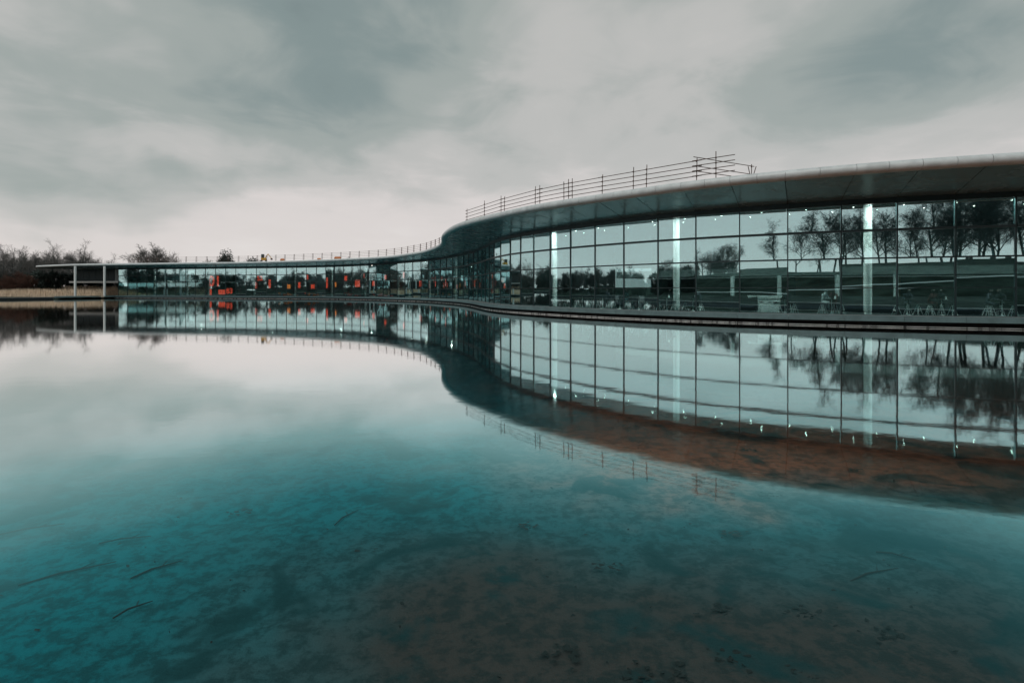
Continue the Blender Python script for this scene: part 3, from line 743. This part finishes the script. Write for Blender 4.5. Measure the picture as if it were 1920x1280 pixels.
# far run
sA, sB = s_at_x(EC, EA, 829, 58), s_at_x(EC, EA, 236, 60)
p0 = ein(sA, .9); sg2 = empty('scaffold_guardrail', (float(p0[0]), float(p0[1]), ZR)); tag(sg2, 'long thin scaffold guard rail along the roof edge of the far wing', 'guard rail')
SI2 = Matrix.Translation(-Vector(sg2.location))
sp_ = np.linspace(sA, sB, 40); last = None
for s_ in sp_:
    p = ein(s_, .9)
    for dx in (0, .28):
        pq = ein(s_ + dx, .9); post(sg2, SI2, pq, ZR + .05, ZR + 1.6, .05, .034)
    for z in LV: coupler(sg2, SI2, (p[0], p[1], z - .06), .075)
    if last is not None:
        for z in LV: rail(sg2, SI2, (last[0], last[1], z - .06), (p[0], p[1], z - .06), .020)
    last = p
# ---------------------------------------------------------------- plant and materials on the far roof
def place_roof(x, ins): p = ein(s_at_x(EC, EA, x, 60), ins); return (float(p[0]), float(p[1]), ZR + .22)
dg = empty('mini_digger', place_roof(462, 5.5), R(20)); tag(dg, 'small yellow digger with folded arm parked on the far roof', 'digger')
for sx in (-.55, .55):
    mb = MB(); mb.prism([(sx - .18, -.9), (sx + .18, -.9), (sx + .18, .9), (sx - .18, .9)], 0, .4); mb.build('track', 'tyre', dg)
mb = MB(); mb.box((0, .1, .75), (1.2, 1.5, .6)); mb.build('body', 'plant_yellow', dg)
mb = MB(); mb.box((-.25, .1, 1.55), (.7, .9, 1.0)); mb.build('cab', 'panel_dark', dg)
mb = MB(); mb.tube((.3, -.6, .9), (1.1, -.7, 2.1), .12, .10, 6); mb.tube((1.1, -.7, 2.1), (1.9, -.7, 1.0), .10, .08, 6); mb.build('arm', 'plant_yellow', dg)
mb = MB(); mb.prism([(1.7, -.95), (2.15, -.95), (2.15, -.45), (1.7, -.45)], .55, 1.0); mb.build('bucket', 'scaffold', dg)
for x, ins, w, lab in [(500, 5, 1.4, 'small orange tarpaulin-covered stack beside the yellow digger on the roof'), (568, 5, 1.2, 'flat orange stack of boards lying low on the far roof'), (603, 5, 2.2, 'large orange tarpaulin bundle on the far roof by the guard rail')]:
    rt = empty('material_stack', place_roof(x, ins), R(15)); rt.scale = (.75, .75, .62); tag(rt, lab, 'stack')
    h = .9 if w > 1.3 else .55
    for k in range(3):
        mb = MB(); mb.box((0, 0, .06 + k * .14), (w, .9, .08), 0); mb.build('board', 'reed', rt)
    mb = MB(); mb.add([(-w * .52, -.5, .4), (w * .52, -.5, .4), (w * .52, .5, .4), (-w * .52, .5, .4), (-w * .4, -.3, h + .25), (w * .35, -.25, h + .3), (w * .4, .3, h + .2), (-w * .45, .25, h + .28)],
                      [(0, 1, 5, 4), (1, 2, 6, 5), (2, 3, 7, 6), (3, 0, 4, 7), (4, 5, 6, 7)]); mb.build('tarpaulin', 'tarp_orange', rt)

# ---------------------------------------------------------------- lamps in the ceiling
def downlight(p, power, lab, grp):
    o = empty('downlight', (float(p[0]), float(p[1]), Z_SOFFIT - .12))
    link('housing', DLM[0], o); link('lens', DLM[1], o); tag(o, lab, 'lamp', grp)
    if power:
        l = bpy.data.lights.new('downlight_beam', 'AREA'); l.shape = 'DISK'; l.size = .14; l.energy = power; l.color = (1, .95, .88)
        lo = bpy.data.objects.new('downlight_beam', l); COL.objects.link(lo); lo.parent = o; lo.location = (0, 0, -.075)
mb = MB(); mb.lathe([(.08, -.04), (.10, -.03), (.10, 0)], 14); h_ = mb.mesh('housing'); h_.materials.append(MATS['white_paint'])
mb = MB(); mb.lathe([(.045, -.055), (.055, -.041)], 14); l_ = mb.mesh('lens'); l_.materials.append(MATS['lamp_lens']); DLM = (h_, l_)
i = 0
for s_ in np.arange(MS[0] + 10, s_at_x(GC, GA, 1010), 3.15 * 1.0):
    for off in (.36, 2.6, 4.7):  # front row is added, hidden behind the header to light the columns
        downlight(gin(s_ + off * .5, off), 500 if off == .36 else 0, 'small round ceiling downlight in rows behind the near glass, front row added to light the columns', 'downlights behind the near glass')
    i += 1
cq = inside_at(1040, 1.4)
downlight(cq * (1 - 1.15 / np.hypot(*cq)), 200, 'added ceiling downlight brightening the white column next to the curved corner', None)  # extra lamp added in front of this column to brighten it
for s_ in np.linspace(s_at_x(GC, GA, 880, 40), s_at_x(GC, GA, 300, 40), 22):
    downlight(gin(s_, 2.5), 420 if i % 2 == 0 else 0, 'small round ceiling downlight inside the far wing', 'downlights inside the far wing'); i += 1

# ---------------------------------------------------------------- bar tables, stools, guests
def make_table():
    o = empty('bar_table')
    mb = MB(); mb.lathe([(.24, 0), (.24, .012), (.10, .035), (.045, .08), (.03, .2)], 20); mb.build('base', 'table_white', o, True)
    mb = MB(); mb.lathe([(.028, .2), (.028, 1.03)], 12); mb.build('pole', 'table_white', o, True)
    mb = MB(); mb.lathe([(.30, 1.03), (.36, 1.04), (.36, 1.06), (.35, 1.065)], 24); mb.build('table_top', 'black_plastic', o)
    return o
def make_stool():
    o = empty('bar_stool')
    for k in range(4):
        a = R(45 + 90 * k); mb = MB(); mb.tube((math.cos(a) * .05, math.sin(a) * .05, .70), (math.cos(a) * .27, math.sin(a) * .27, 0), .021, .018, 6); mb.build('leg', 'chrome', o)
    mb = MB(); n = 4; rr = .17
    for k in range(4):
        a, c = R(45 + 90 * k), R(135 + 90 * k); mb.tube((math.cos(a) * rr, math.sin(a) * rr, .30), (math.cos(c) * rr, math.sin(c) * rr, .30), .011, None, 6)
    mb.build('footrest', 'chrome', o)
    mb = MB(); mb.lathe([(.05, .69), (.17, .72), (.19, .75), (.17, .77), (.02, .765)], 18); mb.build('seat', 'black_plastic', o, True)
    return o
def make_person(seed, pose):
    """seated on a bar stool (hips at .80 m), forearms on the table in front (+y)"""
    J = {}; E_ = []
    def j(n, co, r, par=None):
        J[n] = (co, r)
        if par: E_.append((par, n))
    ln = .10 + .08 * pose; tw = [-.08, .06, .12][pose]
    j('hip', (0, 0, .88), .15); j('waist', (0, .02, 1.05), .125, 'hip'); j('chest', (tw * .4, ln, 1.27), .145, 'waist'); j('neckb', (tw * .5, ln + .04, 1.42), .075, 'chest')
    j('neck', (tw * .6, ln + .06, 1.48), .055, 'neckb'); j('head', (tw * .8, ln + .09, 1.57), .088, 'neck'); j('crown', (tw * .8, ln + .09, 1.68), .080, 'head')
    for sx in (-1, 1):
        t = str(sx)
        j('sho' + t, (sx * .19, ln + .01, 1.38), .065, 'neckb'); j('elb' + t, (sx * .25, ln + .12, 1.12), .045, 'sho' + t)
        up = .24 if (pose == 2 and sx > 0) else 0
        j('wri' + t, (sx * (.14 - up * .2), ln + .34 - up * .4, 1.10 + up), .033, 'elb' + t); j('han' + t, (sx * (.10 - up * .2), ln + .42 - up * .4, 1.10 + up * 1.2), .036, 'wri' + t); j('fin' + t, (sx * (.07 - up * .2), ln + .50 - up * .5, 1.09 + up * 1.3), .018, 'han' + t)
        j('thi' + t, (sx * .10, .06, .84), .095, 'hip'); j('kne' + t, (sx * .14, .43, .80), .065, 'thi' + t); j('ank' + t, (sx * .13, .34, .40), .045, 'kne' + t); j('toe' + t, (sx * .14, .50, .33), .038, 'ank' + t)
    names = list(J); me = bpy.data.meshes.new('tmp'); me.from_pydata([J[n][0] for n in names], [(names.index(a), names.index(c)) for a, c in E_], [])
    ob = bpy.data.objects.new('tmp', me); COL.objects.link(ob)
    sk = ob.modifiers.new('s', 'SKIN'); ss = ob.modifiers.new('u', 'SUBSURF'); ss.levels = 1; ss.render_levels = 1
    for i_, n in enumerate(names):
        r = J[n][1]; me.skin_vertices[0].data[i_].radius = (r * (1.25 if n in ('chest', 'hip', 'waist') else 1), r)
        me.skin_vertices[0].data[i_].use_root = (n == 'hip')
    dg_ = bpy.context.evaluated_depsgraph_get(); dg_.update(); m2 = bpy.data.meshes.new_from_object(ob.evaluated_get(dg_)); bpy.data.objects.remove(ob)
    m2.name = 'person'; hd = Vector(J['head'][0])
    for p in m2.polygons:
        c = p.center; p.use_smooth = True
        if c.z > 1.455 or (c.z > 1.06 and c.y > ln + .30 and abs(c.x) < .24) or (c.z > 1.2 and c.y > ln + .28): p.material_index = 1
        elif c.z < .93: p.material_index = 2
    # face: nose, brow
    bm = bmesh.new(); bm.from_mesh(m2)
    for sx in (-1, 1): bmesh.ops.create_icosphere(bm, subdivisions=1, radius=.014, matrix=Matrix.Translation(hd + Vector((sx * .032, .083, .055))))
    nz = bmesh.ops.create_cone(bm, segments=5, radius1=.018, radius2=.006, depth=.05, matrix=Matrix.Translation(hd + Vector((0, .095, .025))))
    for f in bm.faces:
        if f.calc_center_median().y > hd.y + .078 and f.calc_center_median().z > 1.5: f.material_index = 1
    bm.to_mesh(m2); bm.free()
    mb = MB(); mb.lathe([(.094, -.01), (.103, .05), (.092, .10), (.055, .135), (.01, .145)], 14, (hd.x, hd.y - .018, hd.z + .02)); hm = mb.mesh('hair', True); hm.materials.append(MATS['hair'])
    return m2, hm
PEOPLE = [make_person(k, k) for k in range(3)]
def guest(p, face, var, cloth, lab):
    me, hm = PEOPLE[var]; me = me.copy(); me.materials.clear()
    for k in ('cloth%d' % cloth, 'skin', 'trouser'): me.materials.append(MATS[k])
    o = link('person', me); o.location = (float(p[0]), float(p[1]), Z_FLOOR); o.rotation_euler = (0, 0, face)
    link('hair', hm, o); tag(o, lab, 'person', 'guests at the bar tables')
T0, S0 = make_table(), make_stool()
CL = ['black', 'dark slate', 'pale grey', 'dark maroon', 'dark teal']
table_x = [1068, 1091, 1128, 1162, 1196, 1250, 1299, 1470, 1558, 1697, 1763, 1877]
ORD = ['first', 'second', 'third', 'fourth', 'fifth', 'sixth', 'seventh', 'eighth', 'ninth', 'tenth', 'eleventh', 'twelfth']
guests = {1: [(-1, 0)], 3: [(1, 4)], 6: [(-1, 0), (1, 1)], 7: [(1, 0)], 8: [(-1, 3), (1, 2)], 9: [(-1, 1)], 10: [(-1, 0), (1, 3)], 11: [(-1, 0), (1, 1)], 2: [(1, 1)], 5: [(1, 0)]}
ns = 0
for ti, x in enumerate(table_x):
    s_ = s_at_x(GC, GA, x); p = inside_at(x, 1.15); s_ = float(GA[np.argmin(np.hypot(*(GC - p).T))]); nn = SGN * normal(GC, GA, s_); tt = np.array([nn[1], -nn[0]])
    # slide along the wall so that the table stands on its sight line
    o = T0 if ti == 0 else copy_tree(T0)
    o.location = (float(p[0]), float(p[1]), Z_FLOOR); o.rotation_euler = (0, 0, random.uniform(0, 6))
    where = ORD[ti] + ' from the curved corner'
    tag(o, 'slim white pedestal bar table with black top behind the glass, %s' % where, 'table', 'bar tables behind the near glass')
    spots = [(-.62, .05), (.62, -.05), (-.30, .75), (.42, .68)][: (3 if ti % 3 == 0 else 4 if ti > 6 else 3)]
    gs = guests.get(ti, [])
    for si, (u, w) in enumerate(spots):
        q = p + tt * u * -SGN + nn * w
        so = S0 if ns == 0 else copy_tree(S0); ns += 1
        so.location = (float(q[0]), float(q[1]), Z_FLOOR); so.rotation_euler = (0, 0, random.uniform(0, 1.5))
        tag(so, 'chrome-legged black bar stool at the %s bar table from the curved corner' % ORD[ti], 'stool', 'stools at the %s bar table' % ORD[ti])
        for gi, (sd, cl) in enumerate(gs):
            if (gi == 0 and si == 2) or (gi == 1 and si == (3 if len(spots) > 3 else 0)):
                f = math.atan2(p[1] - q[1], p[0] - q[0]) - math.pi / 2
                guest(q, f, (ti + gi) % 3, cl, 'person in %s top seated at the %s bar table from the curved corner' % (CL[cl], ORD[ti]))
# menu cards on the tables
for x, nm in ((1249, 'sixth'), (1565, 'ninth'), (1760, 'eleventh'), (1300, 'seventh')):
    ti = ORD.index(nm); tp = [o for o in COL.objects if o.name.startswith('bar_table') and o.get('label', '').endswith(nm + ' from the curved corner')][0]
    o = empty('menu_card', (tp.location.x + .12, tp.location.y - .2, Z_FLOOR + 1.066), R(20)); tag(o, 'small white menu card standing on the %s bar table from the curved corner' % nm, 'menu card')
    mb = MB(); mb.box((0, 0, .10), (.16, .012, .19)); mb.build('card', 'paper', o); mb = MB(); mb.box((0, 0, .006), (.17, .09, .012)); mb.build('stand', 'chrome', o)
# serving counter
cx, cd = 1434, None
p = gin(s_at_x(GC, GA, 1440), 4.6); p = np.array([(1434 - 960) / FPX * p[1], p[1]]); nn = normal(GC, GA, s_at_x(GC, GA, 1434)) * SGN
o = empty('serving_counter', (float(p[0]), float(p[1]), Z_FLOOR), math.atan2(nn[1], nn[0]) - math.pi / 2); tag(o, 'white tapered serving counter with a broad top band behind the bar tables', 'counter')
mb = MB(); mb.add([(-.95, -.35, 0), (.95, -.35, 0), (.95, .35, 0), (-.95, .35, 0), (-1.1, -.5, .95), (1.1, -.5, .95), (1.1, .5, .95), (-1.1, .5, .95)], [(0, 1, 5, 4), (1, 2, 6, 5), (2, 3, 7, 6), (3, 0, 4, 7), (3, 2, 1, 0), (4, 5, 6, 7)]); mb.build('counter_body', 'counter_white', o)
mb = MB(); mb.add([(-1.13, -.53, .97), (1.13, -.53, .97), (1.13, .53, .97), (-1.13, .53, .97), (-1.25, -.6, 1.25), (1.25, -.6, 1.25), (1.25, .6, 1.25), (-1.25, .6, 1.25)], [(0, 1, 5, 4), (1, 2, 6, 5), (2, 3, 7, 6), (3, 0, 4, 7), (3, 2, 1, 0), (4, 5, 6, 7)]); mb.build('counter_top', 'counter_white', o)
for k, x in enumerate((1428, 1444, 1453)):
    d = float(p[1]) - 1.1; so = copy_tree(S0); so.location = ((x - 960) / FPX * d, d, Z_FLOOR); tag(so, 'black bar stool drawn up to the white serving counter', 'stool', 'stools at the serving counter')

# dark upholstered booths further in
k = 0
def booth(x, off, w, lab):
    p = gin(s_at_x(GC, GA, x), off); n = normal(GC, GA, s_at_x(GC, GA, x)) * SGN
    o = empty('dining_booth', (float(p[0]), float(p[1]), Z_FLOOR), math.atan2(n[1], n[0]) - math.pi / 2); tag(o, lab, 'booth', 'booths behind the bar tables')
    mb = MB(); mb.add([(-w, .25, .05), (w, .25, .05), (w, .50, .05), (-w, .50, .05), (-w * .97, .34, 1.22), (w * .97, .34, 1.22), (w * .97, .48, 1.22), (-w * .97, .48, 1.22)], [(0, 1, 5, 4), (1, 2, 6, 5), (2, 3, 7, 6), (3, 0, 4, 7), (3, 2, 1, 0), (4, 5, 6, 7)]); mb.build('backrest', 'black_plastic', o)
    mb = MB(); mb.box((0, -.03, .38), (w * 1.96, .56, .16)); mb.build('seat', 'cloth1', o)
    for sx in (-.9, .9):
        mb = MB(); mb.box((sx * w, 0, .15), (.06, .4, .30)); mb.build('leg', 'black_plastic', o)
for x in (1092, 1130, 1180, 1222, 1262, 1300, 1345, 1380, 1500, 1535, 1575, 1650, 1690, 1725, 1800, 1850, 1895):
    booth(x, 3.0 + .5 * (k % 3), 1.1, 'black high-backed dining booth behind the bar tables, away from the glass'); k += 1
# ---------------------------------------------------------------- exhibits in the far wing
def far_at(x, off): return gin(s_at_x(GC, GA, x, 40), off)
def face_out(x):
    n = normal(GC, GA, s_at_x(GC, GA, x, 40)) * SGN; return math.atan2(n[1], n[0]) - math.pi / 2
def numeral(txt, x, ypx, h, lab, mt='sign_red_glow', off=1.6):
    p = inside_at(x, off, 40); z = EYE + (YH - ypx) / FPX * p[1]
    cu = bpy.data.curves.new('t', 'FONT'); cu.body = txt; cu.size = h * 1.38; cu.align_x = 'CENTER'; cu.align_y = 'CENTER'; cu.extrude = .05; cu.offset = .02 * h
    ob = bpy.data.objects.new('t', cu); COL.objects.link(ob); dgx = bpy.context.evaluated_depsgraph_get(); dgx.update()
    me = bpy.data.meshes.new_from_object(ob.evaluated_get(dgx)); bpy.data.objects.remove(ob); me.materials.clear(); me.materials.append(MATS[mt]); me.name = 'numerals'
    o = empty('number_sign', (float(p[0]), float(p[1]), float(z)), face_out(x)); q = link('numerals', me, o); q.rotation_euler = (R(90), 0, 0)
    top = Z_SOFFIT - .22 - float(z)
    for sx in (-.3, .3):
        mb = MB(); mb.tube((sx * h, .06, h * .3), (sx * h, .06, top), .015, None, 5); mb.build('hanger', 'frame', o)
    mb = MB(); mb.box((0, .09, 0), (h * 1.35, .04, h * 1.1)); mb.build('backing', 'panel_dark', o)
    tag(o, lab, 'sign'); return o
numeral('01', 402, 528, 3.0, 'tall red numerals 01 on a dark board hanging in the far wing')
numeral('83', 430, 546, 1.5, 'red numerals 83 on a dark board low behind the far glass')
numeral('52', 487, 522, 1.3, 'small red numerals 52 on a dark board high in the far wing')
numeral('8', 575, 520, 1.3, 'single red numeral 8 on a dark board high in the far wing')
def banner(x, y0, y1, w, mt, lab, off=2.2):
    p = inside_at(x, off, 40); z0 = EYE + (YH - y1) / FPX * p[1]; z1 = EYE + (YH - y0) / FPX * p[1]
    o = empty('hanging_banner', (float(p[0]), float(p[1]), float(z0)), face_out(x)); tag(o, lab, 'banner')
    mb = MB(); mb.box((0, 0, (z1 - z0) / 2), (w, .04, z1 - z0)); mb.build('cloth', mt, o)  # red and orange cloth carries the added glow
    mb = MB(); mb.tube((-w * .52, 0, z1 - z0), (w * .52, 0, z1 - z0), .03, None, 6); mb.build('rod', 'frame', o)
    for sx in (-.45, .45):
        mb = MB(); mb.tube((sx * w, 0, z1 - z0), (sx * w, 0, Z_SOFFIT - .22 - z0), .012, None, 5); mb.build('cord', 'frame', o)
BN = [(415, 543, 552, 2.2, 'sign_red_glow', 'wide low red banner beside the red numerals 83'), (479, 528, 541, .9, 'sign_red_glow', 'narrow red banner beside the white column left of the teal panel'),
      (523, 526, 540, 1.6, 'sign_teal', 'teal banner hanging over the orange racing car'), (561, 529, 540, .7, 'sign_red_glow', 'slim dull red banner over the far wing floor'),
      (612, 520, 540, .8, 'sign_red_glow', 'tall narrow red banner against a white column'), (629, 529, 538, .5, 'sign_orange_glow', 'tiny orange-red banner beside the tall narrow red one'),
      (670, 525, 538, 1.9, 'sign_red_glow', 'broad red banner at the middle of the far wing'), (684, 512, 521, 1.0, 'sign_red_glow', 'dark red banner high above the broad red one'),
      (746, 523, 537, 1.1, 'sign_red_glow', 'bright red banner beside a white column near the bend'), (757, 510, 521, .9, 'sign_red_glow', 'red banner hung high near the bend'),
      (772, 508, 519, 1.2, 'sign_teal', 'pale teal banner high near the bend'), (836, 521, 536, .7, 'sign_red_glow', 'small red banner deep in the bend of the glass wall')]
BN += [(395, 541, 553, .6, 'sign_red_glow', 'narrow red banner at the foot of the column by the tall red numerals'), (505, 524, 540, .7, 'sign_red_glow', 'red banner against the column between the numerals 52 and the teal banner'),
       (541, 533, 541, 1.0, 'sign_orange_glow', 'small orange banner just over the orange racing car'), (586, 533, 541, 1.2, 'sign_red_glow', 'red banner hung low over the end-on orange racing car'), (648, 517, 526, 1.0, 'sign_red_glow', 'dull red banner high between the two far columns'),
       (700, 526, 536, 1.0, 'sign_red_glow', 'red banner next to the broad red one towards the bend'), (722, 515, 524, .9, 'sign_red_glow', 'small red banner high over the bright red racing car'), (788, 526, 537, .9, 'sign_red_glow', 'narrow red banner just inside the bend'), (815, 527, 537, .8, 'sign_red_glow', 'dim red banner inside the bend between two columns')]
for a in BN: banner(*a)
def racing_car(x, ypx, off, mt, lab, rz=0.0):
    p = inside_at(x, off, 40)
    o = empty('racing_car', (float(p[0]), float(p[1]), Z_FLOOR), face_out(x) + rz); tag(o, lab, 'racing car')
    mb = MB(); prof = [(-2.0, .18, .30, .30), (-1.2, .12, .62, .45), (-.3, .10, .85, .55), (.4, .10, .62, .42), (1.3, .12, .45, .22), (2.2, .16, .30, .12)]
    vs = []
    for px_, z0, z1, hw in prof: vs += [(px_, -hw, z0), (px_, hw, z0), (px_, hw * .7, z1), (px_, -hw * .7, z1)]
    n = len(prof); mb.add(vs, [(4 * i + k, 4 * i + (k + 1) % 4, 4 * i + 4 + (k + 1) % 4, 4 * i + 4 + k) for i in range(n - 1) for k in range(4)] + [(0, 3, 2, 1), (4 * n - 4, 4 * n - 3, 4 * n - 2, 4 * n - 1)])
    mb.build('body', mt, o)
    for wx in (-1.45, 1.5):
        for sy in (-1, 1):
            w = empty('wheel'); w.parent = o; w.location = (wx, sy * .78, .33)
            mb = MB(); mb.tube((0, -.17, 0), (0, .17, 0), .33, None, 18); mb.build('tyre', 'tyre', w)
            mb = MB(); mb.tube((0, -.18, 0), (0, .18, 0), .18, None, 12); mb.build('rim', 'car_silver', w)
    mb = MB(); mb.box((-2.15, 0, .90), (.42, 1.5, .05)); mb.box((-2.15, -.74, .75), (.5, .03, .42)); mb.box((-2.15, .74, .75), (.5, .03, .42)); mb.box((-2.05, 0, .58), (.12, .12, .62)); mb.build('rear_wing', mt, o)
    mb = MB(); mb.box((2.25, 0, .13), (.40, 1.7, .04)); mb.box((2.25, -.85, .2), (.42, .03, .22)); mb.box((2.25, .85, .2), (.42, .03, .22)); mb.build('front_wing', mt, o)
    mb = MB(); mb.tube((-.35, 0, .80), (-.9, 0, .98), .20, .12, 8); mb.build('roll_hoop', 'tyre', o)
racing_car(262, 549, 3.0, 'car_green', 'lime green racing car on show at the west end')
racing_car(540, 546, 2.6, 'car_orange', 'orange racing car on show under the teal banner', R(40))
racing_car(589, 546, 2.6, 'car_orange', 'orange racing car standing end-on beside a column', R(80))
racing_car(660, 550, 2.6, 'car_red', 'dark red racing car on show at the middle of the far wing')
racing_car(716, 548, 2.8, 'car_red', 'bright red racing car turned towards the lake', R(70))
racing_car(350, 551, 3.2, 'car_silver', 'silver racing car on show beside the tall red numerals')

# ---------------------------------------------------------------- sunken litter
r_ = random.Random(21)
for x, y, ln, a in [(130, 1072, .75, 35), (235, 1010, .5, 20), (295, 1065, .45, 48), (250, 1140, .3, 55), (1640, 1075, .7, 20), (1680, 1040, .35, -28), (650, 968, .45, 70), (60, 990, .6, 28)]:
    d = FPX * (EYE + .44) / (y - YH); X = (x - 960) / FPX * d; c, s_ = math.cos(R(a)), math.sin(R(a)); mb = MB()
    mb.tube((-ln * .5, 0, .012), (-ln * .1, .03, .02), .008, .010, 5, cap=True); mb.tube((-ln * .1, .03, .02), (ln * .5, 0, .012), .010, .004, 5)
    mb.tube((ln * .1, .02, .018), (ln * .25, .1, .02), .006, .003, 4)
    o = mb.build('sunken_stick', 'stick'); o.location = (X, d, -.46); o.rotation_euler = (0, 0, R(a)); tag(o, 'thin dark waterlogged stick lying on the shallow lake bed', 'stick', 'sunken sticks')
mb = MB()
def litter(n, fx, fy, sz):
    for _ in range(n):
        x, y = fx(), fy(); a = r_.uniform(0, 6.28); k = 5; q = sz * r_.uniform(.4, 1.5)
        mb.add([(x + math.cos(a + 6.28 * i / k) * q * r_.uniform(.4, 1) * 1.5, y + math.sin(a + 6.28 * i / k) * q * r_.uniform(.3, .9), -.455 + r_.uniform(0, .025)) for i in range(k)], [tuple(range(k))])
for cx_, cy_ in [(.95, 3.72), (1.2, 3.72), (.45, 3.95), (1.9, 4.5), (2.6, 4.4), (2.2, 3.75), (3.1, 4.2), (.2, 6.1), (1.0, 5.2), (2.6, 5.9), (-1.5, 5.6), (3.6, 7), (5.5, 8), (4.2, 9), (2.5, 10.5), (-3.5, 6.5), (-5, 9), (1.7, 3.9)]:
    litter(16, lambda: r_.gauss(cx_, .09), lambda: r_.gauss(cy_, .06), .028)
litter(420, lambda: r_.uniform(-7, 12), lambda: r_.uniform(3.3, 15), .016)
o = mb.build('leaf_litter', 'stick'); o['kind'] = 'stuff'; o['label'] = 'dark scraps of leaf litter scattered over the lake bed'
